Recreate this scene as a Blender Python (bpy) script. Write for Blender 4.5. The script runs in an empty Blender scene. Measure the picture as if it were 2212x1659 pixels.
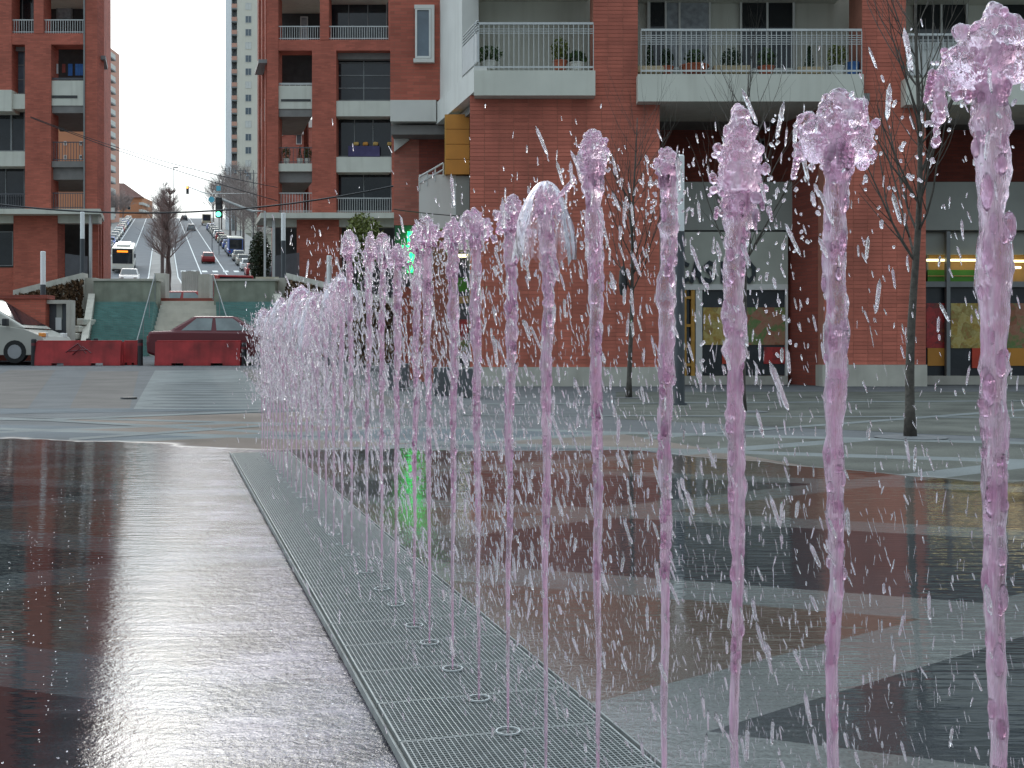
import bpy, bmesh, math, random
from mathutils import Vector, Matrix, noise
random.seed(7)
R = random.uniform
SC = bpy.context.scene
COL = SC.collection
# ------------------------------------------------------------------ camera
F, CX, HY, H = 2430.0, 1106.0, 769.0, 0.7       # photo pixels (2212 wide), horizon row, camera height
def GX(x, Y): return (x - CX) / F * Y
def GZ(y, Y): return H + (HY - y) / F * Y
def P(x, y, Y): return Vector((GX(x, Y), Y, GZ(y, Y)))
cam = bpy.data.cameras.new('camera'); camo = bpy.data.objects.new('camera', cam); COL.objects.link(camo)
camo.location = (0, 0, H); camo.rotation_euler = (math.pi / 2, 0, 0)
cam.sensor_width = 36; cam.lens = 36 * F / 2212; cam.shift_y = -60.5 / 2212
cam.clip_start = 0.05; cam.clip_end = 4000
SC.camera = camo
# ------------------------------------------------------------------ world: bright overcast
W = bpy.data.worlds.new('World'); SC.world = W; W.use_nodes = True
nt = W.node_tree; nt.nodes.clear()
def N(t, kind, **kw):
    n = t.nodes.new(kind)
    for k, v in kw.items(): setattr(n, k, v)
    return n
wo = N(nt, 'ShaderNodeOutputWorld'); bg = N(nt, 'ShaderNodeBackground')
sky = N(nt, 'ShaderNodeTexSky'); sky.sky_type = 'NISHITA'; sky.sun_disc = False
sky.sun_elevation = math.radians(32); sky.sun_rotation = math.radians(-24); sky.dust_density = 3
tc = N(nt, 'ShaderNodeTexCoord'); mp = N(nt, 'ShaderNodeMapping'); mp.inputs['Scale'].default_value = (2.6, 2.6, 7.5); mp.inputs['Location'].default_value = (.4, .9, .2)
cn = N(nt, 'ShaderNodeTexNoise'); cn.inputs['Scale'].default_value = 1.7; cn.inputs['Detail'].default_value = 6; cn.inputs['Roughness'].default_value = .55
cr = N(nt, 'ShaderNodeValToRGB'); cr.color_ramp.elements[0].position = .44; cr.color_ramp.elements[1].position = .74
cr.color_ramp.elements[0].color = (2.5, 3.1, 3.45, 1); cr.color_ramp.elements[1].color = (6.0, 6.7, 7.25, 1)
mx = N(nt, 'ShaderNodeMixRGB'); mx.inputs[0].default_value = .9
nt.links.new(tc.outputs['Generated'], mp.inputs[0]); nt.links.new(mp.outputs[0], cn.inputs['Vector'])
nt.links.new(cn.outputs['Fac'], cr.inputs[0]); nt.links.new(sky.outputs[0], mx.inputs[1]); nt.links.new(cr.outputs[0], mx.inputs[2])
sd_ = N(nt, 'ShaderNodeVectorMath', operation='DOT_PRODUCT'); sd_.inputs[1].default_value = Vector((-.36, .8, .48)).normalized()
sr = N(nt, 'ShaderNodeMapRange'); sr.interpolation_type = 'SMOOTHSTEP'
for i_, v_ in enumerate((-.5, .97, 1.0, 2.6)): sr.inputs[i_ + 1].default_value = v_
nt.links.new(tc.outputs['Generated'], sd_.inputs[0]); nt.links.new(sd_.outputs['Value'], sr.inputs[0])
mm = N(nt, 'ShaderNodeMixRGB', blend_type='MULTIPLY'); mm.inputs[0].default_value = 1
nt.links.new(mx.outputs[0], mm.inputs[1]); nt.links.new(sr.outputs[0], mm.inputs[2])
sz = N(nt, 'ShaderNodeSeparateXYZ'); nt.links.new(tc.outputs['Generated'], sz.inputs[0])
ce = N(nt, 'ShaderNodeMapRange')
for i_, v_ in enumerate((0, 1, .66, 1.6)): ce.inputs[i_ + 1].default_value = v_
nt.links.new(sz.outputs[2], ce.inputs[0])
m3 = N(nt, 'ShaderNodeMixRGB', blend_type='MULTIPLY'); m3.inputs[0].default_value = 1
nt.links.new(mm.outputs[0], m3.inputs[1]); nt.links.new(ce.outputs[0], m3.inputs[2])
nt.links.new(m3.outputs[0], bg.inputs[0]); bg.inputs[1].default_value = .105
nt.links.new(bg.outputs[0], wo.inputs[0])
sun = bpy.data.lights.new('sun', 'SUN'); suno = bpy.data.objects.new('sun', sun); COL.objects.link(suno)
sun.energy = .6; sun.angle = math.radians(25); sun.color = (1, .96, .9)
suno.rotation_euler = Vector((-.36, .8, .48)).to_track_quat('Z', 'Y').to_euler(); suno.location = (-20, -20, 40)
SC.view_settings.view_transform = 'Standard'; SC.view_settings.look = 'None'
SC.view_settings.exposure = 0.58; SC.view_settings.gamma = 1
SC.view_settings.use_curve_mapping = False
# ------------------------------------------------------------------ materials
MATS = {}
def base_mat(name):
    m = bpy.data.materials.new(name); m.use_nodes = True; MATS[name] = m
    t = m.node_tree; b = t.nodes['Principled BSDF']
    return m, t, b
def mul(c, k): return (min(c[0]*k, 1), min(c[1]*k, 1), min(c[2]*k, 1), 1)
def mat(name, c, rough=.7, var=.14, scale=3.0, metal=0, bump=0, bscale=40, spec=.5, emit=None, es=1, stain=0):
    m, t, b = base_mat(name)
    b.inputs['Roughness'].default_value = rough; b.inputs['Metallic'].default_value = metal
    b.inputs['Specular IOR Level'].default_value = spec
    g = N(t, 'ShaderNodeTexCoord'); oi = N(t, 'ShaderNodeObjectInfo')
    n1 = N(t, 'ShaderNodeTexNoise'); n1.inputs['Scale'].default_value = scale; n1.inputs['Detail'].default_value = 5
    t.links.new(g.outputs['Object'], n1.inputs['Vector'])
    r = N(t, 'ShaderNodeMixRGB'); r.inputs[1].default_value = mul(c, 1 - var); r.inputs[2].default_value = mul(c, 1 + var)
    mr = N(t, 'ShaderNodeMapRange'); mr.inputs[1].default_value = .3; mr.inputs[2].default_value = .7
    t.links.new(n1.outputs['Fac'], mr.inputs[0]); t.links.new(mr.outputs[0], r.inputs[0])
    out = r.outputs[0]
    if stain:
        sm = N(t, 'ShaderNodeMapping'); sm.inputs['Scale'].default_value = (2.2, 2.2, .16)
        n2 = N(t, 'ShaderNodeTexNoise'); n2.inputs['Scale'].default_value = 1.6; n2.inputs['Detail'].default_value = 6
        t.links.new(g.outputs['Object'], sm.inputs[0]); t.links.new(sm.outputs[0], n2.inputs['Vector'])
        m2 = N(t, 'ShaderNodeMapRange'); m2.inputs[1].default_value = .5; m2.inputs[2].default_value = .75; m2.inputs[4].default_value = stain
        t.links.new(n2.outputs['Fac'], m2.inputs[0])
        x = N(t, 'ShaderNodeMixRGB', blend_type='MULTIPLY'); x.inputs[2].default_value = (.55, .52, .48, 1)
        t.links.new(m2.outputs[0], x.inputs[0]); t.links.new(out, x.inputs[1]); out = x.outputs[0]
    t.links.new(out, b.inputs['Base Color'])
    if bump:
        n3 = N(t, 'ShaderNodeTexNoise'); n3.inputs['Scale'].default_value = bscale; n3.inputs['Detail'].default_value = 4
        t.links.new(g.outputs['Object'], n3.inputs['Vector'])
        bp = N(t, 'ShaderNodeBump'); bp.inputs['Strength'].default_value = bump; bp.inputs['Distance'].default_value = .01
        t.links.new(n3.outputs['Fac'], bp.inputs['Height']); t.links.new(bp.outputs[0], b.inputs['Normal'])
    if emit:
        b.inputs['Emission Color'].default_value = (*emit, 1); b.inputs['Emission Strength'].default_value = es
    return m
def brick_mat(name, c, mortar, bw, bh):
    m, t, b = base_mat(name); b.inputs['Roughness'].default_value = .85
    g = N(t, 'ShaderNodeNewGeometry'); sx = N(t, 'ShaderNodeSeparateXYZ'); cb = N(t, 'ShaderNodeCombineXYZ')
    t.links.new(g.outputs['Position'], sx.inputs[0])
    a = N(t, 'ShaderNodeMath', operation='ADD'); t.links.new(sx.outputs[0], a.inputs[0]); t.links.new(sx.outputs[1], a.inputs[1])
    t.links.new(a.outputs[0], cb.inputs[0]); t.links.new(sx.outputs[2], cb.inputs[1])
    br = N(t, 'ShaderNodeTexBrick'); br.offset = 0.5
    br.inputs['Scale'].default_value = 1; br.inputs['Brick Width'].default_value = bw; br.inputs['Row Height'].default_value = bh
    br.inputs['Mortar Size'].default_value = .006; br.inputs['Color1'].default_value = mul(c, .85); br.inputs['Color2'].default_value = mul(c, 1.15)
    br.inputs['Mortar'].default_value = (*mortar, 1)
    t.links.new(cb.outputs[0], br.inputs['Vector'])
    n1 = N(t, 'ShaderNodeTexNoise'); n1.inputs['Scale'].default_value = .7; n1.inputs['Detail'].default_value = 6
    t.links.new(g.outputs['Position'], n1.inputs['Vector'])
    mr = N(t, 'ShaderNodeMapRange'); mr.inputs[1].default_value = .3; mr.inputs[2].default_value = .7; mr.inputs[3].default_value = .78; mr.inputs[4].default_value = 1.12
    t.links.new(n1.outputs['Fac'], mr.inputs[0])
    x = N(t, 'ShaderNodeMixRGB', blend_type='MULTIPLY'); x.inputs[0].default_value = 1
    t.links.new(br.outputs['Color'], x.inputs[1]); t.links.new(mr.outputs[0], x.inputs[2]); t.links.new(x.outputs[0], b.inputs['Base Color'])
    bp = N(t, 'ShaderNodeBump'); bp.inputs['Strength'].default_value = .5; bp.inputs['Distance'].default_value = .01; bp.invert = True
    t.links.new(br.outputs['Fac'], bp.inputs['Height']); t.links.new(bp.outputs[0], b.inputs['Normal'])
    return m
def piece_mat(name, c, var=.2, rough=.85):       # bricks built as geometry: colour varies per piece
    m, t, b = base_mat(name); b.inputs['Roughness'].default_value = rough
    g = N(t, 'ShaderNodeNewGeometry'); oi = N(t, 'ShaderNodeObjectInfo')
    a = N(t, 'ShaderNodeMath', operation='ADD'); t.links.new(g.outputs['Random Per Island'], a.inputs[0]); t.links.new(oi.outputs['Random'], a.inputs[1])
    fr = N(t, 'ShaderNodeMath', operation='FRACT'); t.links.new(a.outputs[0], fr.inputs[0])
    r = N(t, 'ShaderNodeMixRGB'); r.inputs[1].default_value = mul(c, 1 - var); r.inputs[2].default_value = mul(c, 1 + var)
    t.links.new(fr.outputs[0], r.inputs[0])
    n1 = N(t, 'ShaderNodeTexNoise'); n1.inputs['Scale'].default_value = .8; n1.inputs['Detail'].default_value = 8
    t.links.new(g.outputs['Position'], n1.inputs['Vector'])
    mr = N(t, 'ShaderNodeMapRange'); mr.inputs[1].default_value = .3; mr.inputs[2].default_value = .7; mr.inputs[3].default_value = .7; mr.inputs[4].default_value = 1.2
    mvs = N(t, 'ShaderNodeMapping'); mvs.inputs['Scale'].default_value = (1.6, 1.6, .35); t.links.new(g.outputs['Position'], mvs.inputs[0]); t.links.new(mvs.outputs[0], n1.inputs['Vector'])
    t.links.new(n1.outputs['Fac'], mr.inputs[0])
    x = N(t, 'ShaderNodeMixRGB', blend_type='MULTIPLY'); x.inputs[0].default_value = 1
    t.links.new(r.outputs[0], x.inputs[1]); t.links.new(mr.outputs[0], x.inputs[2]); t.links.new(x.outputs[0], b.inputs['Base Color'])
    return m
BR = (.43, .11, .072)
piece_mat('brick_piece', (.5, .145, .098), .12)
brick_mat('brick', BR, (.3, .12, .08), .33, .08)
brick_mat('brick_pale', (.45, .15, .11), (.34, .16, .12), .3, .08)
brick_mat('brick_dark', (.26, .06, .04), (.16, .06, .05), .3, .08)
mat('mortar', (.4, .16, .11), .9)
mat('cream', (.57, .57, .5), .8, .06, 1.2, bump=.1, stain=.3)
mat('white_render', (.62, .61, .57), .8, .05, 1.5, bump=.1, stain=.25)
mat('concrete', (.44, .42, .37), .85, .14, 2, bump=.25, stain=.4)
mat('pale_concrete', (.46, .44, .38), .85, .12, 2, bump=.25, stain=.35)
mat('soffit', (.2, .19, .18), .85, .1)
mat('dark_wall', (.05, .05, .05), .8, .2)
mat('glass_dark', (.018, .02, .024), .06, .3, 1.5, spec=.6)
mat('glass_blue', (.1, .13, .16), .08, .25, 2, spec=.7)
mat('glass_pale', (.2, .235, .235), .12, .3, 1.5, spec=.6)
mat('curtain', (.32, .34, .36), .8, .3, 7)
mat('frame_white', (.66, .66, .63), .5, .06)
mat('frame_grey', (.2, .21, .21), .5, .1)
mat('rail', (.5, .51, .5), .45, .08, metal=.3)
mat('rail_dark', (.1, .1, .11), .5, .1, metal=.3)
mat('orange_panel', (.55, .24, .035), .6, .1, 2)
mat('grey_panel', (.3, .31, .28), .7, .08, 1.5)
mat('sign_panel', (.42, .44, .38), .6, .08, 1.5)
mat('letter', (.012, .02, .028), .4, .1)
mat('pole_dark', (.055, .062, .07), .45, .12)
mat('pole_white', (.78, .79, .78), .4, .04)
mat('bark', (.075, .065, .055), .9, .35, 20, bump=.5, bscale=60)
mat('bark_far', (.16, .13, .12), .95, .2, 5)
mat('twig_far', (.29, .24, .225), .95, .2, 3)
mat('leaf', (.05, .09, .025), .6, .5, 9)
mat('leaf_yellow', (.13, .15, .03), .6, .4, 9)
mat('leaf_dark', (.025, .05, .018), .6, .5, 9)
mat('ivy', (.1, .055, .025), .8, .8, 5, bump=.6)
mat('terracotta', (.42, .12, .06), .8, .1)
mat('pot_white', (.68, .68, .62), .7, .08)
mat('planter', (.48, .38, .24), .8, .1)
mat('black_plastic', (.015, .015, .017), .5, .2)
mat('tyre', (.015, .015, .015), .85, .2)
mat('rim', (.35, .35, .36), .35, .1, metal=.8)
mat('chrome', (.55, .55, .56), .25, .1, metal=.9)
mat('lamp_red', (.35, .02, .015), .25, .1)
mat('lamp_clear', (.7, .7, .68), .15, .1)
mat('lamp_amber', (.8, .3, .05), .25, .1)
def paint(name, c): return mat(name, c, .3, .04, 2, spec=.6)
paint('paint_maroon', (.12, .012, .018)); paint('paint_silver', (.4, .385, .34)); paint('paint_white', (.7, .7, .68))
paint('paint_red', (.3, .02, .02)); paint('paint_blue', (.05, .11, .36)); paint('paint_dark', (.03, .035, .045))
paint('paint_grey', (.22, .24, .25)); paint('paint_beige', (.5, .44, .32)); paint('paint_bus', (.74, .71, .62))
mat('barrier', (.34, .024, .026), .6, .35, 2.5, bump=.15, stain=.8)
mat('asphalt_road', (.098, .108, .122), .9, .12, .6, bump=.2)
mat('road_paint', (.62, .64, .64), .8, .15, 2)
mat('pavement_far', (.24, .23, .22), .9, .12, .5)
mat('hill', (.12, .115, .085), .95, .35, .08)
brick_mat('teal_tile', (.12, .25, .23), (.17, .23, .21), .16, .08)
mat('green_wall', (.25, .265, .21), .8, .18, 2.5, stain=.5)
mat('stair_stone', (.5, .475, .41), .85, .1, 2.5, bump=.2, stain=.3)
mat('granite', (.09, .095, .1), .6, .2, 30)
mat('grate', (.27, .285, .28), .5, .15, 40, metal=.3)
mat('channel', (.17, .18, .175), .6, .3, 14, bump=.3)
mat('nozzle', (.42, .44, .44), .5, .1, metal=.3)
mat('facade_cream', (.72, .69, .6), .85, .04, .3, stain=.15)
mat('facade_grey', (.55, .58, .6), .8, .05, .3)
mat('facade_pink', (.6, .33, .25), .85, .06, .3)
mat('facade_orange', (.52, .24, .13), .85, .08, .3)
mat('roof_tile', (.17, .09, .075), .9, .15, .5)
mat('cross_green', (.0, .35, .08), .4, .05, emit=(.01, 1, .16), es=3.2)
mat('green_box', (.012, .09, .03), .5, .1)
mat('light_green', (.05, .6, .25), .4, .05, emit=(.1, 1, .45), es=3)
mat('light_amber', (.8, .3, .05), .4, .05, emit=(1, .4, .06), es=2.2)
mat('tube', (.9, .85, .6), .4, .05, emit=(1, .86, .42), es=2.6)
mat('display', (.05, .02, .0), .4, .05, emit=(1, .28, .02), es=1.3)
mat('towel_blue', (.05, .14, .36), .9, .2); mat('towel_white', (.6, .58, .58), .9, .1); mat('towel_red', (.25, .06, .05), .9, .2)
mat('sign_blue', (.1, .42, .55), .5, .05)
mat('shop_green', (.07, .24, .02), .6, .06); mat('shop_tan', (.5, .29, .1), .6, .1); mat('shop_red', (.5, .05, .02), .5, .1)
mat('wood_yellow', (.5, .27, .05), .6, .15, 6)
mat('notice', (.62, .64, .63), .7, .06)
mat('purple_cloth', (.07, .06, .14), .9, .2); mat('bread', (.5, .32, .1), .8, .3, 20)
def poster_mat(name, cols, sc):
    m, t, b = base_mat(name); b.inputs['Roughness'].default_value = .3
    g = N(t, 'ShaderNodeTexCoord'); v = N(t, 'ShaderNodeTexVoronoi'); v.inputs['Scale'].default_value = sc
    t.links.new(g.outputs['Object'], v.inputs['Vector'])
    s = N(t, 'ShaderNodeSeparateColor'); t.links.new(v.outputs['Color'], s.inputs[0])
    r = N(t, 'ShaderNodeValToRGB'); el = r.color_ramp.elements
    while len(el) < len(cols): el.new(.5)
    for i, c in enumerate(cols): el[i].position = i / (len(cols) - 1); el[i].color = (*c, 1)
    n1 = N(t, 'ShaderNodeTexNoise'); n1.inputs['Scale'].default_value = sc * 3; n1.inputs['Detail'].default_value = 5
    t.links.new(g.outputs['Object'], n1.inputs['Vector'])
    a = N(t, 'ShaderNodeMath', operation='MULTIPLY_ADD'); a.inputs[1].default_value = .6; t.links.new(s.outputs[0], a.inputs[0])
    a2 = N(t, 'ShaderNodeMath', operation='MULTIPLY_ADD'); a2.inputs[1].default_value = .7; a2.inputs[2].default_value = -.15
    t.links.new(n1.outputs['Fac'], a2.inputs[0]); t.links.new(a2.outputs[0], a.inputs[2])
    t.links.new(a.outputs[0], r.inputs[0]); t.links.new(r.outputs[0], b.inputs['Base Color'])
poster_mat('poster_pasta', [(.28, .1, .02), (.42, .28, .05), (.5, .42, .16), (.3, .22, .05), (.4, .1, .04)], 5)
poster_mat('poster_meat', [(.04, .13, .03), (.3, .1, .05), (.35, .17, .1), (.1, .2, .05), (.4, .25, .16)], 4)
poster_mat('poster_red', [(.02, .02, .03), (.35, .02, .02), (.45, .03, .03), (.15, .02, .02), (.4, .12, .03)], 4)
poster_mat('poster_black', [(.012, .014, .02), (.02, .025, .03), (.03, .03, .04)], 3)
# --- paving materials with a wet film (the fountain's spray wets everything inside a curved shore line)
def paving(name, c, var=.12, wk=.42):
    m, t, b = base_mat(name)
    L = t.links.new
    g = N(t, 'ShaderNodeNewGeometry'); sx = N(t, 'ShaderNodeSeparateXYZ'); L(g.outputs['Position'], sx.inputs[0])
    def M(op, a, bb=None, cc=None):
        n = N(t, 'ShaderNodeMath', operation=op)
        for i, v in enumerate((a, bb, cc)):
            if v is None: continue
            if isinstance(v, (int, float)): n.inputs[i].default_value = v
            else: L(v, n.inputs[i])
        return n.outputs[0]
    def noi(scale, det=4, vec=None, rough=.5):
        n = N(t, 'ShaderNodeTexNoise'); n.inputs['Scale'].default_value = scale; n.inputs['Detail'].default_value = det; n.inputs['Roughness'].default_value = rough
        L(vec or g.outputs['Position'], n.inputs['Vector']); return n.outputs['Fac']
    def rng(v, a, bb, c0=0., c1=1., smooth=True):
        n = N(t, 'ShaderNodeMapRange')
        if smooth: n.interpolation_type = 'SMOOTHSTEP'
        for i, q in enumerate((a, bb, c0, c1)): n.inputs[i + 1].default_value = q
        L(v, n.inputs[0]); return n.outputs[0]
    X, Y = sx.outputs[0], sx.outputs[1]
    fc = N(t, 'ShaderNodeFloatCurve'); cv = fc.mapping.curves[0]
    pts = [(-8, 10.6), (-4.2, 9.5), (-1.8, 8.45), (0, 8.35), (.7, 8.35), (1.7, 7.2), (3, 6.1), (6, 5.2), (8, 5)]
    pts = [((x + 8) / 16, y / 12) for x, y in pts]
    cv.points[0].location = pts[0]; cv.points[1].location = pts[-1]
    for p in pts[1:-1]: cv.points.new(*p)
    fc.mapping.update()
    L(M('MULTIPLY_ADD', X, 1 / 16, .5), fc.inputs['Value'])
    shore = M('MULTIPLY', fc.outputs[0], 12)
    e = M('SUBTRACT', M('ADD', Y, M('MULTIPLY', M('SUBTRACT', noi(.9, 3), .5), 1.3)), shore)
    wet = rng(e, -.12, .12, 1, 0)
    damp = rng(e, -.2, .9, 1, 0)
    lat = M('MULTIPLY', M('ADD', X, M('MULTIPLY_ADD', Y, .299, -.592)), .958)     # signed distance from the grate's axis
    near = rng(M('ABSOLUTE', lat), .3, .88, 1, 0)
    mv_ = N(t, 'ShaderNodeMapping'); mv_.inputs['Scale'].default_value = (1.1, 1.5, 1); L(g.outputs['Position'], mv_.inputs[0])
    # colour
    fine = noi(160, 3); big = noi(1.3, 5)
    r = N(t, 'ShaderNodeMixRGB'); r.inputs[1].default_value = mul(c, 1 - var * 2); r.inputs[2].default_value = mul(c, 1 + var * 2)
    L(rng(M('MULTIPLY_ADD', fine, .5, M('MULTIPLY', big, .5)), .32, .68), r.inputs[0])
    dk = N(t, 'ShaderNodeMixRGB', blend_type='MULTIPLY'); dk.inputs[2].default_value = (wk, wk * .96, wk * .94, 1)
    L(M('MAXIMUM', wet, M('MULTIPLY', damp, .5)), dk.inputs[0]); L(r.outputs[0], dk.inputs[1])
    dp = N(t, 'ShaderNodeMixRGB', blend_type='MULTIPLY'); dp.inputs[2].default_value = (.3, .33, .37, 1)      # deeper film left of the grate hides the paving
    L(M('MULTIPLY', wet, rng(M('ADD', lat, M('MULTIPLY', big, .5)), -.1, .35, 1, 0)), dp.inputs[0]); L(dk.outputs[0], dp.inputs[1])
    fo = N(t, 'ShaderNodeMixRGB'); fo.inputs[2].default_value = (.6, .53, .62, 1)      # pale lilac mixed into the wet colour in speckles beside the grate
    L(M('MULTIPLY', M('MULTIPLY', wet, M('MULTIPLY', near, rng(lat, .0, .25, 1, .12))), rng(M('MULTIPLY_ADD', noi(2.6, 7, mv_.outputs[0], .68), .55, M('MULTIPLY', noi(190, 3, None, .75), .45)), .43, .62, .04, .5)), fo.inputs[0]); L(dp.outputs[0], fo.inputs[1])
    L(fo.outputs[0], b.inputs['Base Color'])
    L(M('ADD', rng(wet, 0, 1, .8, .03, False), M('MULTIPLY', M('MULTIPLY', near, rng(lat, .1, .3, 1, .15)), .13)), b.inputs['Roughness'])
    b.inputs['IOR'].default_value = 1.68
    L(rng(wet, 0, 1, .1, .55, False), b.inputs['Specular IOR Level'])
    # relief: grain when dry, ripples and drop impacts when wet
    mv = N(t, 'ShaderNodeMapping'); mv.inputs['Scale'].default_value = (.8, 5, 1); L(g.outputs['Position'], mv.inputs[0])
    rip = noi(5, 3, mv.outputs[0]); imp = noi(120, 3, None, .7); imp2 = noi(45, 2)
    hwet = M('ADD', M('MULTIPLY', M('MULTIPLY', rip, rng(lat, -1.5, -.7, .4, 1)), M('MULTIPLY_ADD', Y, .00042, .0003)), M('MULTIPLY', M('MULTIPLY_ADD', imp, .5, M('MULTIPLY', imp2, .6)), M('MULTIPLY_ADD', M('MULTIPLY', near, rng(lat, .2, .4, 1, .3)), .0034, .00004)))
    hdry = M('MULTIPLY', noi(110, 4), .004)
    hm = N(t, 'ShaderNodeMix'); hm.data_type = 'FLOAT'
    L(wet, hm.inputs[0]); L(hdry, hm.inputs[2]); L(hwet, hm.inputs[3])
    bp = N(t, 'ShaderNodeBump'); bp.inputs['Strength'].default_value = 1; bp.inputs['Distance'].default_value = 1
    L(hm.outputs[0], bp.inputs['Height']); L(bp.outputs[0], b.inputs['Normal'])
    return m
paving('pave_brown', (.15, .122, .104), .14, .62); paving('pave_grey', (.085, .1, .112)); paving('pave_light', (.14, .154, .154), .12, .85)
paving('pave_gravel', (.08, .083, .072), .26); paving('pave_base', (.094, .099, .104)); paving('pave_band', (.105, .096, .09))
# --- water
def water(name, glass_col, body_cols, lo, hi, scale, zs):
    m, t, b = base_mat(name); L = t.links.new
    b.inputs['Base Color'].default_value = (*glass_col, 1); b.inputs['Transmission Weight'].default_value = 1
    b.inputs['Roughness'].default_value = .02; b.inputs['IOR'].default_value = 1.33
    d = N(t, 'ShaderNodeBsdfDiffuse'); tr = N(t, 'ShaderNodeBsdfTranslucent')
    g0_ = N(t, 'ShaderNodeNewGeometry'); mv0 = N(t, 'ShaderNodeMapping'); mv0.inputs['Scale'].default_value = (1, 1, zs * .6); mv0.inputs['Location'].default_value = (3, 5, 1); L(g0_.outputs['Position'], mv0.inputs[0])
    n0 = N(t, 'ShaderNodeTexNoise'); n0.inputs['Scale'].default_value = scale * 1.7; n0.inputs['Detail'].default_value = 3; L(mv0.outputs[0], n0.inputs['Vector'])
    r0 = N(t, 'ShaderNodeMapRange'); r0.inputs[1].default_value = .4; r0.inputs[2].default_value = .6; L(n0.outputs['Fac'], r0.inputs[0])
    bc = N(t, 'ShaderNodeMixRGB'); bc.inputs[1].default_value = (*body_cols[0], 1); bc.inputs[2].default_value = (*body_cols[1], 1); L(r0.outputs[0], bc.inputs[0])
    L(bc.outputs[0], d.inputs[0]); L(bc.outputs[0], tr.inputs[0])
    ad = N(t, 'ShaderNodeMixShader'); ad.inputs[0].default_value = .55; L(d.outputs[0], ad.inputs[1]); L(tr.outputs[0], ad.inputs[2])
    gl = N(t, 'ShaderNodeBsdfGlossy'); gl.inputs['Roughness'].default_value = .05
    fr = N(t, 'ShaderNodeFresnel'); fr.inputs[0].default_value = 1.33
    m1 = N(t, 'ShaderNodeMixShader'); L(fr.outputs[0], m1.inputs[0]); L(ad.outputs[0], m1.inputs[1]); L(gl.outputs[0], m1.inputs[2])
    g = N(t, 'ShaderNodeNewGeometry'); mv = N(t, 'ShaderNodeMapping'); mv.inputs['Scale'].default_value = (1, 1, zs); L(g.outputs['Position'], mv.inputs[0])
    n1 = N(t, 'ShaderNodeTexNoise'); n1.inputs['Scale'].default_value = scale; n1.inputs['Detail'].default_value = 3; L(mv.outputs[0], n1.inputs['Vector'])
    mr = N(t, 'ShaderNodeMapRange'); mr.inputs[1].default_value = .38; mr.inputs[2].default_value = .62; mr.inputs[3].default_value = lo; mr.inputs[4].default_value = hi
    L(n1.outputs['Fac'], mr.inputs[0])
    m2 = N(t, 'ShaderNodeMixShader'); L(mr.outputs[0], m2.inputs[0]); L(b.outputs[0], m2.inputs[1]); L(m1.outputs[0], m2.inputs[2])
    n2 = N(t, 'ShaderNodeTexNoise'); n2.inputs['Scale'].default_value = scale * 5; n2.inputs['Detail'].default_value = 2; L(mv.outputs[0], n2.inputs['Vector'])
    bp = N(t, 'ShaderNodeBump'); bp.inputs['Strength'].default_value = .8; bp.inputs['Distance'].default_value = .004; L(n2.outputs['Fac'], bp.inputs['Height'])
    for q in (b.inputs['Normal'], gl.inputs['Normal']): L(bp.outputs[0], q)
    L(m2.outputs[0], t.nodes['Material Output'].inputs[0])
    return m
water('water_column', (1, .83, .93), ((.9, .74, .84), (.82, .48, .67)), .04, .58, 90, .09)
water('water_cap', (1, .84, .94), ((.94, .76, .88), (.86, .46, .69)), .0, .5, 45, .5)
water('water_drop', (1, .97, .99), ((.95, .88, .94), (.88, .7, .82)), .03, .4, 120, .4)
def bell_mat():
    m, t, b = base_mat('water_bell'); L = t.links.new
    tp = N(t, 'ShaderNodeBsdfTransparent'); tp.inputs[0].default_value = (1, .97, .98, 1)
    gl = N(t, 'ShaderNodeBsdfGlossy'); gl.inputs['Roughness'].default_value = .08; gl.inputs[0].default_value = (.42, .39, .42, 1)
    d = N(t, 'ShaderNodeBsdfTranslucent'); d.inputs[0].default_value = (.9, .76, .86, 1)
    d2 = N(t, 'ShaderNodeBsdfDiffuse'); d2.inputs[0].default_value = (.9, .74, .85, 1)
    dd = N(t, 'ShaderNodeMixShader'); dd.inputs[0].default_value = .5; L(d.outputs[0], dd.inputs[1]); L(d2.outputs[0], dd.inputs[2])
    g = N(t, 'ShaderNodeNewGeometry'); mv = N(t, 'ShaderNodeMapping'); mv.inputs['Scale'].default_value = (1, 1, .3); L(g.outputs['Position'], mv.inputs[0])
    n1 = N(t, 'ShaderNodeTexNoise'); n1.inputs['Scale'].default_value = 95; n1.inputs['Detail'].default_value = 4; L(mv.outputs[0], n1.inputs['Vector'])
    mr = N(t, 'ShaderNodeMapRange'); mr.inputs[1].default_value = .42; mr.inputs[2].default_value = .66; mr.inputs[3].default_value = .03; mr.inputs[4].default_value = .42
    L(n1.outputs['Fac'], mr.inputs[0])
    lw = N(t, 'ShaderNodeLayerWeight'); lw.inputs[0].default_value = .22
    m1 = N(t, 'ShaderNodeMixShader'); L(lw.outputs['Fresnel'], m1.inputs[0]); L(tp.outputs[0], m1.inputs[1]); L(gl.outputs[0], m1.inputs[2])
    m2 = N(t, 'ShaderNodeMixShader'); L(mr.outputs[0], m2.inputs[0]); L(m1.outputs[0], m2.inputs[1]); L(dd.outputs[0], m2.inputs[2])
    bp = N(t, 'ShaderNodeBump'); bp.inputs['Strength'].default_value = .8; bp.inputs['Distance'].default_value = .006; L(n1.outputs['Fac'], bp.inputs['Height']); L(bp.outputs[0], gl.inputs['Normal'])
    L(m2.outputs[0], t.nodes['Material Output'].inputs[0])
bell_mat()
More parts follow.
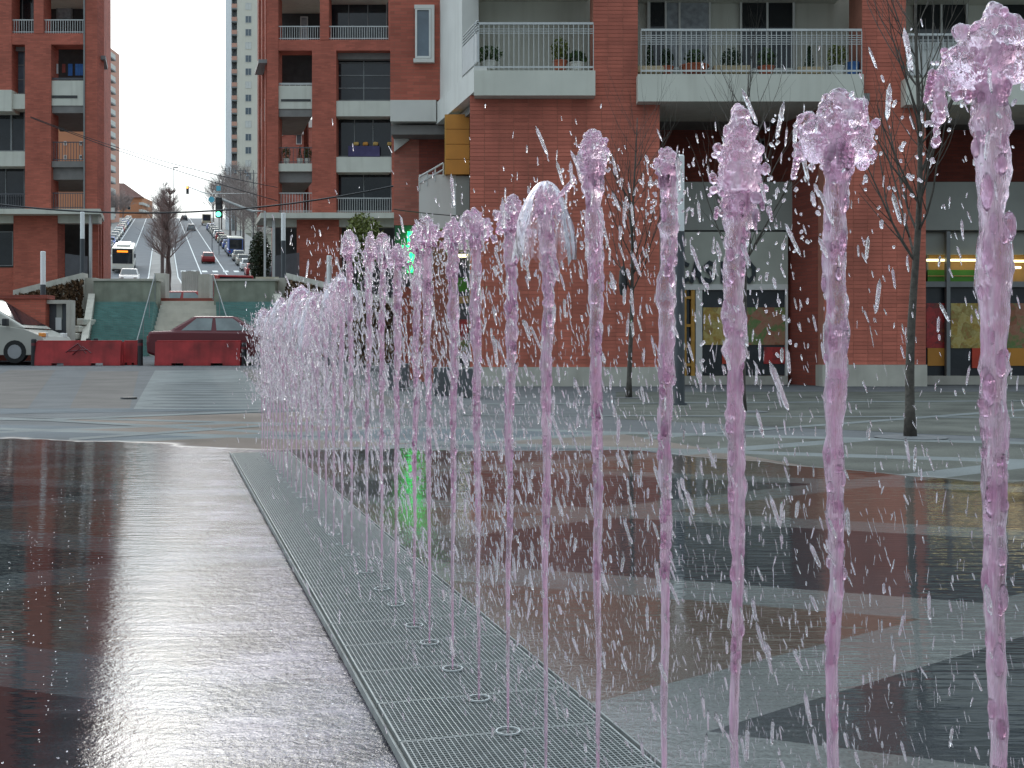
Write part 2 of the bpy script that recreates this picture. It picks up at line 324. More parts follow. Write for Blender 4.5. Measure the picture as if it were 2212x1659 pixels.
# ------------------------------------------------------------------ mesh helpers
ORG = {}
def root_org(p):
    return ORG.get(p.name, Vector((0, 0, 0))) if p else Vector((0, 0, 0))
def tag(o, label=None, cat=None, group=None, kind=None):
    if label: o['label'] = label
    if cat: o['category'] = cat
    if group: o['group'] = group
    if kind: o['kind'] = kind
    return o
def thing(name, label, cat, loc, group=None):
    o = bpy.data.objects.new(name, None); COL.objects.link(o); o.location = loc; o.empty_display_size = .2
    ORG[o.name] = Vector(loc); return tag(o, label, cat, group)
class MB:
    def __init__(s): s.v, s.f = [], []
    def add(s, vs, fs):
        k = len(s.v); s.v += [tuple(v) for v in vs]; s.f += [tuple(i + k for i in f) for f in fs]; return s
    def box(s, x0, x1, y0, y1, z0, z1, m=0.0):      # m: lean of the side walls along Y (footprint parallel to the boulevard)
        d = m * (y1 - y0)
        return s.add([(x0, y0, z0), (x1, y0, z0), (x1 + d, y1, z0), (x0 + d, y1, z0), (x0, y0, z1), (x1, y0, z1), (x1 + d, y1, z1), (x0 + d, y1, z1)],
                     [(0, 3, 2, 1), (4, 5, 6, 7), (0, 1, 5, 4), (1, 2, 6, 5), (2, 3, 7, 6), (3, 0, 4, 7)])
    def prism(s, poly, vec):                         # polygon of 3D points swept along vec
        n = len(poly); vec = Vector(vec); a = [Vector(p) for p in poly]
        return s.add(a + [p + vec for p in a], [tuple(range(n - 1, -1, -1)), tuple(range(n, 2 * n))] + [(i, (i + 1) % n, n + (i + 1) % n, n + i) for i in range(n)])
    def tube(s, pts, rad, n=6, cap=True):
        pts = [Vector(p) for p in pts]; rings = []
        k = len(s.v)
        for i, p in enumerate(pts):
            d = (pts[min(i + 1, len(pts) - 1)] - pts[max(i - 1, 0)])
            d = d.normalized() if d.length > 1e-9 else Vector((0, 0, 1))
            u = d.cross(Vector((0, 1, 0)) if abs(d.y) < .9 else Vector((1, 0, 0))).normalized(); w = d.cross(u)
            r = rad[i] if hasattr(rad, '__len__') else rad
            for j in range(n):
                a = 2 * math.pi * j / n; s.v.append(tuple(p + u * (r * math.cos(a)) + w * (r * math.sin(a))))
        for i in range(len(pts) - 1):
            for j in range(n):
                s.f.append((k + i * n + j, k + i * n + (j + 1) % n, k + (i + 1) * n + (j + 1) % n, k + (i + 1) * n + j))
        if cap:
            s.f.append(tuple(k + j for j in range(n - 1, -1, -1))); s.f.append(tuple(k + (len(pts) - 1) * n + j for j in range(n)))
        return s
    def lathe(s, prof, c, n=20):
        k = len(s.v); c = Vector(c)
        for r, z in prof:
            for j in range(n):
                a = 2 * math.pi * j / n; s.v.append((c.x + r * math.cos(a), c.y + r * math.sin(a), c.z + z))
        for i in range(len(prof) - 1):
            for j in range(n):
                s.f.append((k + i * n + j, k + i * n + (j + 1) % n, k + (i + 1) * n + (j + 1) % n, k + (i + 1) * n + j))
        return s
    def build(s, name, m, parent=None, loc=None, smooth=False, bevel=0):
        org = root_org(parent) if parent else Vector(loc or (0, 0, 0))
        me = bpy.data.meshes.new(name); me.from_pydata([(v[0] - org.x, v[1] - org.y, v[2] - org.z) for v in s.v], [], s.f)
        me.materials.append(MATS[m])
        if smooth: me.polygons.foreach_set('use_smooth', [True] * len(me.polygons))
        me.update()
        o = bpy.data.objects.new(name, me); COL.objects.link(o)
        if parent: o.parent = parent; ORG[o.name] = org
        else: o.location = org; ORG[o.name] = org
        if bevel:
            bv = o.modifiers.new('bevel', 'BEVEL'); bv.width = bevel; bv.segments = 2; bv.limit_method = 'ANGLE'
        return o
def part(name, m, parent, x0, x1, y0, y1, Y0, dep, lean=0.0, bevel=0):     # box whose front face covers photo pixels x0..x1, y0..y1 at distance Y0
    return MB().box(GX(x0, Y0), GX(x1, Y0), Y0, Y0 + dep, GZ(y1, Y0), GZ(y0, Y0), lean).build(name, m, parent, bevel=bevel)
def struct(o): o['kind'] = 'structure'; return o
def copy_tree(o, parent=None):
    c = o.copy(); COL.objects.link(c); c.parent = parent
    for ch in o.children: copy_tree(ch, c)
    return c
LEAN = -0.305
# ------------------------------------------------------------------ ground
def smooth(a, b, x):
    t = min(1, max(0, (x - a) / (b - a))); return t * t * (3 - 2 * t)
def road_z(Y):
    if Y < 46: return 1.95
    if Y < 130: return 1.95 + (Y - 46) / 84 * 7.85
    if Y < 317: return 9.8 + (Y - 130) * .159
    return 39.5 - (Y - 317) * .06
def plaza_z(X, Y):
    k = 1 - smooth(-5.5, -1.0, X + .1 * (Y - 26))
    return k * (smooth(15, 34, Y) * .42 + smooth(33, 38.5, Y) * .3)
def hit(x, y, dz=0):                                  # photo pixel -> point on the plaza
    lo, hi = .3, 39.0
    for _ in range(50):
        m = (lo + hi) / 2
        if GZ(y, m) > plaza_z(GX(x, m), m) + dz: lo = m
        else: hi = m
    return Vector((GX(x, lo), lo, plaza_z(GX(x, lo), lo) + dz))
def grid(name, xs, ys, fz, m):
    b = MB(); nx = len(xs)
    b.v = [(x, y, fz(x, y)) for y in ys for x in xs]
    b.f = [(j * nx + i, j * nx + i + 1, (j + 1) * nx + i + 1, (j + 1) * nx + i) for j in range(len(ys) - 1) for i in range(nx - 1)]
    return b.build(name, m, smooth=True)
plaza = struct(grid('plaza', [-34 + i * 1.0 for i in range(69)], [-3, 0, 2] + [4 + i * .75 for i in range(48)], plaza_z, 'pave_base'))
def hillz(X, Y):
    c = 1 - .3111 * Y
    w = max(0, abs(X - c) - 14)
    return road_z(Y) - .35 + 2.5 * noise.noise((X * .01, Y * .01, 3)) * min(1, w / 40) - w * .02
ys = [43 + 3 * i for i in range(30)] + [135 + 6 * i for i in range(40)] + [380 + 60 * i for i in range(25)]
xs = [-900, -600, -400, -300] + [-220 + 6 * i for i in range(50)] + [90, 150, 250, 400, 700, 1000]
struct(grid('terrain', xs, ys, hillz, 'hill'))
# two families of pale strips on the wet plaza, panels between them
def clip(poly, n, d, keep_less):
    out = []
    for i in range(len(poly)):
        a, b = poly[i], poly[(i + 1) % len(poly)]
        da, db = a[0] * n[0] + a[1] * n[1] - d, b[0] * n[0] + b[1] * n[1] - d
        if not keep_less: da, db = -da, -db
        if da <= 0: out.append(a)
        if (da < 0 < db) or (db < 0 < da):
            t = da / (da - db); out.append((a[0] + (b[0] - a[0]) * t, a[1] + (b[1] - a[1]) * t))
    return out
def sheet(name, poly, z, m, parent):
    if len(poly) < 3: return None
    b = MB(); b.add([(p[0], p[1], z) for p in poly], [tuple(range(len(poly)))])
    a = sum(poly[i][0] * poly[(i + 1) % len(poly)][1] - poly[(i + 1) % len(poly)][0] * poly[i][1] for i in range(len(poly)))
    if abs(a) < .02: return None
    if a < 0: b.f = [tuple(reversed(f)) for f in b.f]
    return b.build(name, m, parent)
region = [(-9.5, .35), (7.5, .35), (7.5, 10.3), (-9.5, 13.5)]
nB, nA = (.371, .928), (-.615, .788)
Bo = [-2.4, -.7, .7, 2.07, 3.435, 4.93, 6.565, 8.307, 10.0]; Ao = [-5.6, -4.2, -2.8, -1.4, .03, 1.55, 3.68, 5.6, 7.4, 9.2, 11.0]
gn, gd = (1, .299), 3.99                                # gravel begins beyond this line
ZP = .004
for j in range(len(Bo) - 1):
    row = clip(clip(region, nB, Bo[j], False), nB, Bo[j + 1] - .27, True)
    if len(row) < 3: continue
    for i in range(len(Ao) - 1):
        cell = clip(clip(row, nA, Ao[i] + .13, False), nA, Ao[i + 1] - .13, True)
        if len(cell) < 3: continue
        col = 'pave_grey' if (i + j) % 2 else 'pave_brown'
        sheet('paving_panel', clip(cell, gn, gd, True), ZP, col, plaza)
        far = clip(cell, gn, gd, False)
        if len(far) > 2: sheet('gravel_panel', far, ZP, 'pave_gravel', plaza)
    for d in Ao: sheet('paving_strip', clip(clip(row, nA, d - .13, False), nA, d + .13, True), ZP, 'pave_light', plaza)
for d in Bo:
    sheet('paving_strip', clip(clip(region, nB, d - .27, False), nB, d, True), ZP, 'pave_light', plaza)
def pxsheet(name, pts, m, dz, parent=plaza):
    # subdivided quad strips follow the rise of the plaza
    b = MB(); (a0, a1), (b0, b1) = pts; n = 14
    for i in range(n + 1):
        t = i / n
        L0 = [a0[k] + (a1[k] - a0[k]) * t for k in (0, 1)]; L1 = [b0[k] + (b1[k] - b0[k]) * t for k in (0, 1)]
        for k in range(9):
            s = k / 8; b.v.append(tuple(hit(L0[0] + (L1[0] - L0[0]) * s, L0[1] + (L1[1] - L0[1]) * s, dz)))
    for i in range(n):
        for k in range(8): b.f.append((i * 9 + k, i * 9 + k + 1, i * 9 + k + 10, i * 9 + k + 9))
    return b.build(name, m, parent)
# gravel forecourt under the trees, far bands
pxsheet('gravel_panel', (((1330, 905), (1330, 846)), ((2700, 970), (2700, 846))), 'pave_gravel', .0022)
for q_, ((xa, ya), (xb, yb), w) in enumerate((((1290, 938), (2700, 985), 3), ((1390, 945), (2250, 880), 4), ((1000, 895), (2300, 901), 2), ((1000, 872), (2300, 864), 2))):
    pxsheet('paving_strip', (((xa, ya), (xa, ya + w)), ((xb, yb), (xb, yb + w))), 'pave_light', .0035 + .0012 * q_)
pxsheet('paving_panel', (((-300, 962), (-300, 912)), ((425, 927), (425, 925.5))), 'pave_grey', .0022)
pxsheet('paving_panel', (((110, 908), (110, 906)), ((700, 936), (700, 888))), 'pave_brown', .0022)
pxsheet('paving_panel', (((230, 952), (230, 944)), ((700, 958), (700, 915))), 'pave_brown', .003)
pxsheet('paving_panel', (((-400, 900), (-400, 884)), ((610, 885), (610, 880.5))), 'pave_grey', .0022)
pxsheet('paving_strip', (((-300, 889), (-300, 902)), ((94, 905), (94, 909))), 'pave_light', .0042)
pxsheet('paving_strip', (((94, 905), (94, 909)), ((700, 937), (700, 943))), 'pave_light', .0042)
pxsheet('paving_strip', (((90, 905.5), (90, 909)), ((700, 880), (700, 884))), 'pave_light', .0054)
pxsheet('paving_strip', (((150, 946), (150, 951)), ((700, 908), (700, 912))), 'pave_light', .0066)
pxsheet('paving_band', (((-160, 882), (20, 799)), ((60, 882), (120, 799))), 'pave_band', .0022)
pxsheet('paving_band', (((150, 882), (190, 802)), ((280, 882), (300, 802))), 'pave_band', .0022)
pxsheet('paving_band', (((600, 882), (524, 799)), ((900, 882), (700, 799))), 'pave_band', .0022)
pxsheet('crossing_field', (((288, 884), (335, 800)), ((598, 884), (522, 800))), 'pave_light', .0042)
for i in range(11):
    y = 879 - i * 7.2 + i * i * .2; k = (886 - y) / 86
    x0, x1 = 288 + 47 * k, 596 - 76 * k; h = 3.6 - k * 2.0; xm = x0 + (x1 - x0) * (.3 + .35 * (i % 3) / 2)
    pxsheet('crossing_wedge', (((x0 + 15 + 20 * (i % 2), y - .4), (x0 + 15 + 20 * (i % 2), y - .9)), ((xm, y + h / 2), (xm, y - h / 2))), 'pave_base', .0066)
    pxsheet('crossing_wedge', (((xm, y + h / 2), (xm, y - h / 2)), ((x1 - 12, y), (x1 - 12, y - .6))), 'pave_base', .0066)
# ------------------------------------------------------------------ boulevard climbing the hill
def bp_(o, Y, dz=0): return Vector((1 - .3111 * Y + o, Y, road_z(Y) + dz))
RY = [44, 46] + [50 + 8 * i for i in range(10)] + [130] + [140 + 10 * i for i in range(17)] + [312, 317, 322, 340]
def ribbon(name, o0, o1, dz, m, parent=None, ya=44, yb=340, thick=0):
    b = MB(); yy = [ya] + [y for y in RY if ya < y < yb] + [yb]
    for y in yy: b.v += [tuple(bp_(o0, y, dz)), tuple(bp_(o1, y, dz))]
    b.f = [(2 * i, 2 * i + 1, 2 * i + 3, 2 * i + 2) for i in range(len(yy) - 1)]
    if thick:
        k = len(b.v)
        for y in yy: b.v += [tuple(bp_(o0, y, dz - thick)), tuple(bp_(o1, y, dz - thick))]
        for i in range(len(yy) - 1):
            b.f += [(k + 2 * i, 2 * i, 2 * i + 2, k + 2 * i + 2), (2 * i + 1, k + 2 * i + 1, k + 2 * i + 3, 2 * i + 3)]
        b.f.append((0, k, k + 1, 1))
    return b.build(name, m, parent)
road = struct(ribbon('boulevard', -10.8, 10.8, 0, 'asphalt_road', ya=77))
struct(ribbon('passage', -4.1, 4.3, 0, 'asphalt_road', ya=44, yb=77))
for nm, a, b_ in (('pavement', -15.5, -10.8), ('pavement', 10.8, 16)): struct(ribbon(nm, a, b_, .14, 'pavement_far', thick=.3, ya=77))
struct(ribbon('median', -2.4, .7, .14, 'pavement_far', thick=.3, ya=70))
for o in (-2.55, .85): ribbon('road_marking', o - .07, o + .07, .006, 'road_paint', road, 80, 317)
for o in (-8.5, -5.4, 3.7, 6.7): ribbon('road_marking', o - .07, o + .07, .006, 'road_paint', road, 80, 317)
for i in range(6): ribbon('stop_dash', 1.3 + i * 1.3, 1.95 + i * 1.3, .006, 'road_paint', road, 137, 139.2)
b = MB().box(-45, 30, 42.2, 59, 1.5, 1.93); struct(b.build('cross_street', 'asphalt_road'))
# ------------------------------------------------------------------ retaining walls, stair and cascades
def quadsheet(b, pts): b.add(pts, [tuple(range(len(pts)))])
def ramp_side(sx):
    return None
st = thing('stairway', 'pale stone stairway rising between the two teal tiled cascades', 'stairs', (GX(395, 38), 38, .7))
nst = 13; z0, z1, y0, y1 = .66, 2.72, 37.6, 41.6
xc0, xw = GX(395, 37.6), 1.2
for i in range(nst):
    za = z0 + (z1 - z0) * (i + 1) / nst; ya = y0 + (y1 - y0) * i / nst
    c = xc0 + LEAN * .6 * (ya - y0)
    MB().box(c - xw, c + xw, ya, y1 + .4, z0 + (z1 - z0) * i / nst, za).build('step', 'stair_stone', st)
part('sill', 'brick_dark', st, 333, 462, 644, 653, 41.7, .4)
def cascade(label, xl, xr, xtl, xtr, sgn):
    t = thing('cascade_wall', label, 'fountain wall', (GX((xl + xr) / 2, 37.3), 37.3, .6), 'tiled cascades beside the stairway')
    ns = 26; b = MB()
    ya, yb = 37.3, 41.0; za, zb = .62, GZ(652, 41)
    def xx(x0, x1, k): return GX(x0, ya) + (GX(x1, yb) - GX(x0, ya)) * k
    for i in range(ns):
        k0, k1 = i / ns, (i + 1) / ns
        Y = ya + (yb - ya) * k0; zt = za + (zb - za) * k1
        b.box(xx(xl, xtl, k0), xx(xr, xtr, k0), Y, yb + .02, za + (zb - za) * k0, zt)
    b.build('tiled_cascade', 'teal_tile', t)
    part('back_wall', 'green_wall', t, xtl - 4, xtr + 4, 606, 668, 41.05, .5)
    part('coping', 'pale_concrete', t, xtl - 6, xtr + 6, 602, 606.5, 41.0, .7)
    for x0, x1 in (((xl - 15, xtl - 15),) if sgn < 0 else ((xr, xtr),)):
        bb = MB(); w = .24
        a, c = Vector((GX(x0, ya), ya - .15, za)), Vector((GX(x1, yb), yb, zb))
        bb.add([a, a + Vector((w, 0, 0)), c + Vector((w, 0, 0)), c, a + Vector((0, 0, .3)), a + Vector((w, 0, .3)), c + Vector((w, 0, .3)), c + Vector((0, 0, .3))],
               [(0, 3, 2, 1), (4, 5, 6, 7), (0, 1, 5, 4), (1, 2, 6, 5), (2, 3, 7, 6), (3, 0, 4, 7)])
        bb.build('border', 'pale_concrete', t)
    return t
cascade('teal tiled cascade left of the stone stairway', 190, 318, 206, 334, -1)
cascade('teal tiled cascade right of the stone stairway, behind the maroon sedan', 472, 640, 466, 590, 1)
for x, lab in ((331, 'left'), (462, 'right')):
    xb = 318 if x == 331 else 492
    h = thing('handrail', 'thin metal handrail along the %s edge of the stairway' % lab, 'handrail', tuple(P(xb, 760, 37.5)))
    top, bot = P(x + (4 if x == 331 else -2), 592, 41), P(xb - 22 * (1 if x == 331 else -.6), 735, 37.4)
    MB().tube([top, bot], .019, 6).build('rail_bar', 'frame_grey', h)
    for k in (0, .33, .66, 1):
        p = bot.lerp(top, k); MB().tube([p, p - Vector((0, 0, .95))], .015, 6).build('rail_post', 'frame_grey', h)
for x0, x1, y0_, lab in ((333, 357, 590, 'left concrete gate pier above the stairway'), (428, 452, 592, 'right concrete gate pier above the stairway')):
    o = part('gate_pier', 'concrete', None, x0, x1, y0_, 655, 41.9, .5)
    tag(o, lab, 'pier')
hd = thing('hoarding', 'weathered vertical plank hoarding between the two gate piers', 'hoarding', (GX(410, 50), 50, 1.95))
for i in range(9): part('plank', 'concrete', hd, 392 + i * 4.4, 396 + i * 4.4, 586 + R(-1, 1), 690, 50 + R(0, .02), .04)
b = part('roadwork_panel', 'paint_beige', None, 552, 601, 598, 650, 46, .15); tag(b, 'beige site panel on the street right of the red parked van', 'panel')
# sloping planted parapets left and right of the cascades
def parapet(label, pa, Ya, pb, Yb, flip):
    A, B = P(pa[0], pa[1], Ya), P(pb[0], pb[1], Yb)
    t = thing('parapet_wall', label, 'parapet', ((A.x + B.x) / 2, (Ya + Yb) / 2, .5), 'sloping parapets beside the cascades')
    d = Vector((0, .55, 0))
    up = Vector((0, 0, .2))
    MB().add([A, B, B + d, A + d, A + up, B + up, B + d + up, A + d + up], [(0, 3, 2, 1), (4, 5, 6, 7), (0, 1, 5, 4), (1, 2, 6, 5), (2, 3, 7, 6), (3, 0, 4, 7)]).build('coping', 'concrete', t)
    lo = lambda p: Vector((p.x, p.y + .06, .4)); d2 = Vector((0, .42, 0)); u2 = Vector((0, .06, -.004))
    MB().add([lo(A), lo(B), lo(B) + d2, lo(A) + d2, A + u2, B + u2, B + u2 + d2, A + u2 + d2], [(0, 3, 2, 1), (4, 5, 6, 7), (0, 1, 5, 4), (1, 2, 6, 5), (2, 3, 7, 6), (3, 0, 4, 7)]).build('wall', 'concrete', t)
    iv = MB()
    for i in range(4200):
        k = R(0, 1); p = A.lerp(B, k); z = .5 + (p.z - .55) * (R(0, 1) ** .8)
        c = Vector((p.x, p.y + R(-.22, .05), z)); s = R(.05, .12)
        u = Vector((R(-1, 1), R(-.6, .6), R(-1, 1))).normalized() * s; w = Vector((R(-1, 1), R(-.6, .6), R(-1, 1))).normalized() * s
        iv.add([c - u, c + w, c + u, c - w], [(0, 1, 2, 3)])
    o = iv.build('ivy', 'ivy', t); o['kind'] = 'stuff'
parapet('sloping ivy covered parapet behind the white van', (178, 601), 41.2, (28, 640), 36.5, 1)
parapet('sloping ivy covered parapet behind the bushy far jets', (618, 601), 41.2, (860, 662), 33.5, 1)
for x0, x1, lab in ((176, 206, 'left of the left cascade'), (592, 640, 'right of the right cascade')):
    tag(part('end_wall', 'pale_concrete', None, x0, x1, 600, 800, 41.5, .6), 'plain concrete end wall ' + lab, 'wall')
for i, (xa, xb, ya) in enumerate(((165, 180, 688), (160, 178, 704), (156, 177, 720), (154, 176, 738))):
    tag(MB().box(GX(xa, 38.4), GX(xb, 38.4), 38.4 - i * .3, 39.6, GZ(ya + 14, 38.4), GZ(ya, 38.4)).build('stone_block', 'pale_concrete', None, tuple(P(xa, ya + 14, 38.4)), bevel=.03),
        ('topmost', 'second', 'third', 'lowest')[i] + ' of the stacked concrete blocks beside the left cascade', 'block', 'stacked concrete blocks')
gp = thing('gate_wall', 'low brick wall behind the white van', 'wall', (GX(58, 35.5), 35.5, .5))
part('wall', 'brick', gp, -60, 98, 645, 800, 35.5, .5); part('coping', 'brick_dark', gp, -64, 102, 637, 645, 35.45, .6)
cb = thing('steel_door', 'grey steel door with a white notice beside the low brick wall', 'door', (GX(124, 35.6), 35.6, .5))
part('leaf', 'pole_dark', cb, 98, 143, 656, 800, 35.8, .1); part('panel', 'grey_panel', cb, 122, 134, 656, 690, 35.77, .03)
part('frame', 'concrete', cb, 143, 152, 648, 800, 35.6, .4); part('lintel', 'concrete', cb, 98, 143, 648, 656, 35.6, .4)
part('notice', 'notice', cb, 120, 132.5, 686, 713, 35.76, .03)
# ------------------------------------------------------------------ apartment blocks framing the boulevard
def railing(parent, x0, x1, y0, y1, Y, m='rail', step=6, single=False, bars=0):
    X0, X1, Z0, Z1 = GX(x0, Y), GX(x1, Y), GZ(y1, Y), GZ(y0, Y)
    r = MB().box(X0, X1, Y, Y + .05, Z1 - .05, Z1).build('railing', m, parent)
    n = max(2, int((x1 - x0) / step)); b = MB(); w = .008
    for i in range(n + 1):
        x = X0 + (X1 - X0) * i / n
        if single: MB().box(x - w, x + w, Y + .01, Y + .04, Z0, Z1 - .05).build('baluster', m, r)
        else: b.box(x - w * 1.4, x + w * 1.4, Y + .01, Y + .04, Z0, Z1 - .05)
    if not single: b.build('balusters', m, r)
    MB().box(X0, X1, Y + .012, Y + .038, Z0 + .06, Z0 + .1).build('bottom_rail', m, r)
    for k in range(bars):
        z = Z1 - .14 - .05 * k; MB().box(X0, X1, Y + .042, Y + .055, z - .008, z + .008).build('cross_bar', m, r)
    return r
def window(parent, x0, x1, y0, y1, Y, glass='glass_dark', frame='frame_grey', mull=1, trans=0):
    w = part('window', glass, parent, x0, x1, y0, y1, Y, .06)
    X0, X1, Z0, Z1 = GX(x0, Y), GX(x1, Y), GZ(y1, Y), GZ(y0, Y); b = MB(); f = .05
    b.box(X0, X1, Y - .04, Y - .003, Z1 - f, Z1); b.box(X0, X1, Y - .04, Y - .003, Z0, Z0 + f)
    b.box(X0, X0 + f, Y - .043, Y - .003, Z0 + f, Z1 - f); b.box(X1 - f, X1, Y - .043, Y - .003, Z0 + f, Z1 - f)
    for i in range(1, mull + 1):
        x = X0 + (X1 - X0) * i / (mull + 1); b.box(x - f / 2, x + f / 2, Y - .043, Y - .003, Z0 + f, Z1 - f)
    for i in range(1, trans + 1):
        z = Z0 + (Z1 - Z0) * i / (trans + 1); b.box(X0 + f, X1 - f, Y - .038, Y - .003, z - f / 2, z + f / 2)
    b.build('window_frame', frame, w); return w
YB = 60.0
B = thing('apartment_block', 'brick apartment block with open loggias right of the boulevard', 'building', (GX(700, YB), YB, 2.0))
for x0, x1, y0, y1 in ((577, 601, -500, 459), (691, 710, -500, 86), (839, 850, -500, 86), (674, 726, 109, 459), (846, 905, -500, 459), (641, 732, 471, 700)):
    part('pillar', 'brick', B, x0, x1, y0, y1, YB, 1.0)
part('beam', 'brick', B, 601, 846, 86, 109, YB + .02, .96)
for k in (-1, -2, -3):
    y = 109 + k * 118
    part('floor_slab', 'cream', B, 601, 846, y - 14, y, YB + .1, 5, LEAN)
for x0, x1 in ((601, 691), (710, 839)):
    railing(B, x0, x1, 56, 86, YB + .1, step=5)
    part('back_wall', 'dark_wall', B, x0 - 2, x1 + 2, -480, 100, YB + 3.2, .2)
window(B, 649, 665, 36, 86, YB + 3.1, 'curtain', 'frame_white', 0, 1)
for y in (-62, ): window(B, 712, 836, -20, 84, YB + 1.6, 'glass_dark', 'frame_grey', 2)
# right bay: glazing between cream slabs
window(B, 726, 846, 109, 218, YB + .9, 'glass_dark', 'frame_grey', 1, 3)
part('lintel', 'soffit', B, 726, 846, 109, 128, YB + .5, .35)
part('floor_slab', 'cream', B, 726, 846, 218, 251, YB + .05, 6, LEAN)
window(B, 726, 846, 251, 339, YB + .9, 'glass_dark', 'frame_grey', 2)
part('window_ledge', 'purple_cloth', B, 752, 820, 315, 338, YB + .6, .2)
for x, m_ in ((769, 'bread'), (789, 'orange_panel'), (811, 'bread'), (842, 'bread')):
    part('window_display', m_, B, x - 6, x + 6, 306, 314.5, YB + .65, .15, bevel=.08)
part('floor_slab', 'cream', B, 726, 846, 339, 372, YB + .05, 6, LEAN)
window(B, 726, 846, 372, 457, YB + .9, 'glass_dark', 'frame_grey', 1)
railing(B, 726, 846, 427, 459, YB + .2, step=5)
# left bay: open corner loggias
pp = part('parapet_panel', 'cream', B, 601, 674, 185, 235, YB + .1, .25)
part('parapet_slot', 'dark_wall', B, 607, 671, 214, 219, YB + .08, .05)
railing(B, 601, 674, 179, 185.5, YB + .15, step=12)
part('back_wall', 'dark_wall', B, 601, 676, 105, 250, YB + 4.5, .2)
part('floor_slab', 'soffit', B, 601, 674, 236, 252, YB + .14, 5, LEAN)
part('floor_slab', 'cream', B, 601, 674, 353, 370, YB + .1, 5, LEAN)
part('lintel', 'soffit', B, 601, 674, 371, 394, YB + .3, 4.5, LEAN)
railing(B, 601, 674, 318, 353, YB + .2, 'rail_dark', step=8)
railing(B, 601, 674, 416, 459, YB + .2, step=6)
part('loggia_column', 'brick_dark', B, 656, 664, 252, 353, YB + 4, .4); part('loggia_column', 'brick_dark', B, 655, 664, 394, 459, YB + 4, .4)
part('floor_slab', 'cream', B, 563, 905, 459, 471, YB - .7, 3.4, LEAN)
part('lintel', 'cream', B, 577, 641, 471, 490, YB + .05, .5); part('lintel', 'cream', B, 732, 905, 471, 490, YB + .05, .5)
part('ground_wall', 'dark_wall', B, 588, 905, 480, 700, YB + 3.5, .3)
part('corner_post', 'rail', B, 588, 594, 471, 640, YB - .4, .15)
for i in range(22): part('fence_slat', 'rail_dark', B, 594 + i * 2.4, 595.8 + i * 2.4, 552 - i * .3, 640, YB - 1.2, .05)
railing(B, 732, 846, 548, 640, YB + .6, 'rail_dark', step=4)
part('rear_block', 'brick', B, 735, 905, -500, 640, YB + 6.5, 8, LEAN)
# side wall toward the boulevard
X0 = GX(577, YB)
for t0, t1 in ((1.0, 1.6), (3.2, 3.9), (5.6, 6.6)):
    MB().box(X0 + LEAN * t0, X0 + .5 + LEAN * t0, YB + t0 + .003, YB + t1, GZ(459, YB), GZ(-500, YB), LEAN).build('side_pillar', 'brick', B)
for za, zb in ((185, 235), (339, 372), (-60, -20), (66, 100)):
    MB().box(X0 + .12 + LEAN * 1.6, X0 + .3 + LEAN * 1.6, YB + 1.6, YB + 5.6, GZ(zb, YB), GZ(za, YB), LEAN).build('side_parapet', 'white_render' if za > 100 else 'brick', B)
part('side_canopy', 'frame_grey', B, 558, 577, 128, 136, YB + .6, 2.6, LEAN)
# left block
C = thing('apartment_block', 'brick apartment block with laundry in its loggia, left of the boulevard', 'building', (GX(110, YB), YB, 2.0))
for x0, x1, y0, y1 in ((54, 110, 96, 451), (183, 210, -500, 451), (73, 94, -500, 72), (-150, 25, -500, 194), (29, 124, 463, 700)):
    part('pillar', 'brick', C, x0, x1, y0, y1, YB, 1.0)
part('beam', 'brick', C, 25, 183, 72, 96, YB + .02, .96)
for k in (-1, -2, -3):
    y = 96 + k * 118; part('floor_slab', 'cream', C, 25, 183, y - 14, y, YB + .1, 5, LEAN)
window(C, 25, 73, -20, 70, YB + 1.2, 'glass_dark', 'frame_grey', 1)
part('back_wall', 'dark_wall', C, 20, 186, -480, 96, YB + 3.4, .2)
window(C, 122, 156, 13, 42, YB + 3.3, 'curtain', 'frame_grey', 0)
railing(C, 25, 73, 42, 72, YB + .1, step=5); railing(C, 94, 183, 42, 72, YB + .1, step=5)
window(C, 25, 54, 110, 203, YB + .8, 'glass_blue', 'frame_grey', 0, 2); part('lintel', 'soffit', C, 25, 54, 96, 110, YB + .5, .35)
part('floor_slab', 'cream', C, 25.5, 54, 203, 235, YB + .05, 6, LEAN)
window(C, 25, 54, 235, 327, YB + .9, 'glass_dark', 'frame_grey', 0); part('floor_slab', 'cream', C, -150, 54, 327, 359, YB + .05, 6, LEAN)
window(C, -150, 54, 359, 451, YB + .9, 'glass_dark', 'frame_grey', 4); railing(C, -150, 54, 418, 451, YB + .2, 'rail_dark', step=5)
part('floor_slab', 'cream', C, -150, 25, 194, 240, YB - .1, 6); window(C, -150, 25, 240, 327, YB + .9, 'glass_dark', 'frame_grey', 3)
part('back_wall', 'dark_wall', C, 108, 186, 94, 244, YB + 4.5, .2)
part('parapet_panel', 'cream', C, 110, 183, 174, 228, YB + .1, .25); part('parapet_slot', 'dark_wall', C, 112, 167, 206, 212, YB + .08, .05)
railing(C, 110, 183, 168, 174.5, YB + .15, 'rail_dark', step=14)
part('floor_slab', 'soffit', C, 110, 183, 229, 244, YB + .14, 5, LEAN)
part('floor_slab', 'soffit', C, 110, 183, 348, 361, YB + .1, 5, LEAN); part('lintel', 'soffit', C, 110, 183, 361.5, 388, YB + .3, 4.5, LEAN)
railing(C, 110, 183, 306, 348, YB + .2, 'rail_dark', step=6); railing(C, 110, 183, 416, 451, YB + .2, 'rail_dark', step=5)
part('drain_pipe', 'frame_grey', C, 180, 183, -300, 451, YB - .05, .12)
part('floor_slab', 'cream', C, -150, 217, 451, 462, YB - .7, 3.4, LEAN)
part('lintel', 'cream', C, -150, 29, 463, 482, YB + .05, .5); part('lintel', 'cream', C, 124, 213, 463, 482, YB + .05, .5)
part('ground_wall', 'dark_wall', C, -150, 200, 480, 700, YB + 3.5, .3)
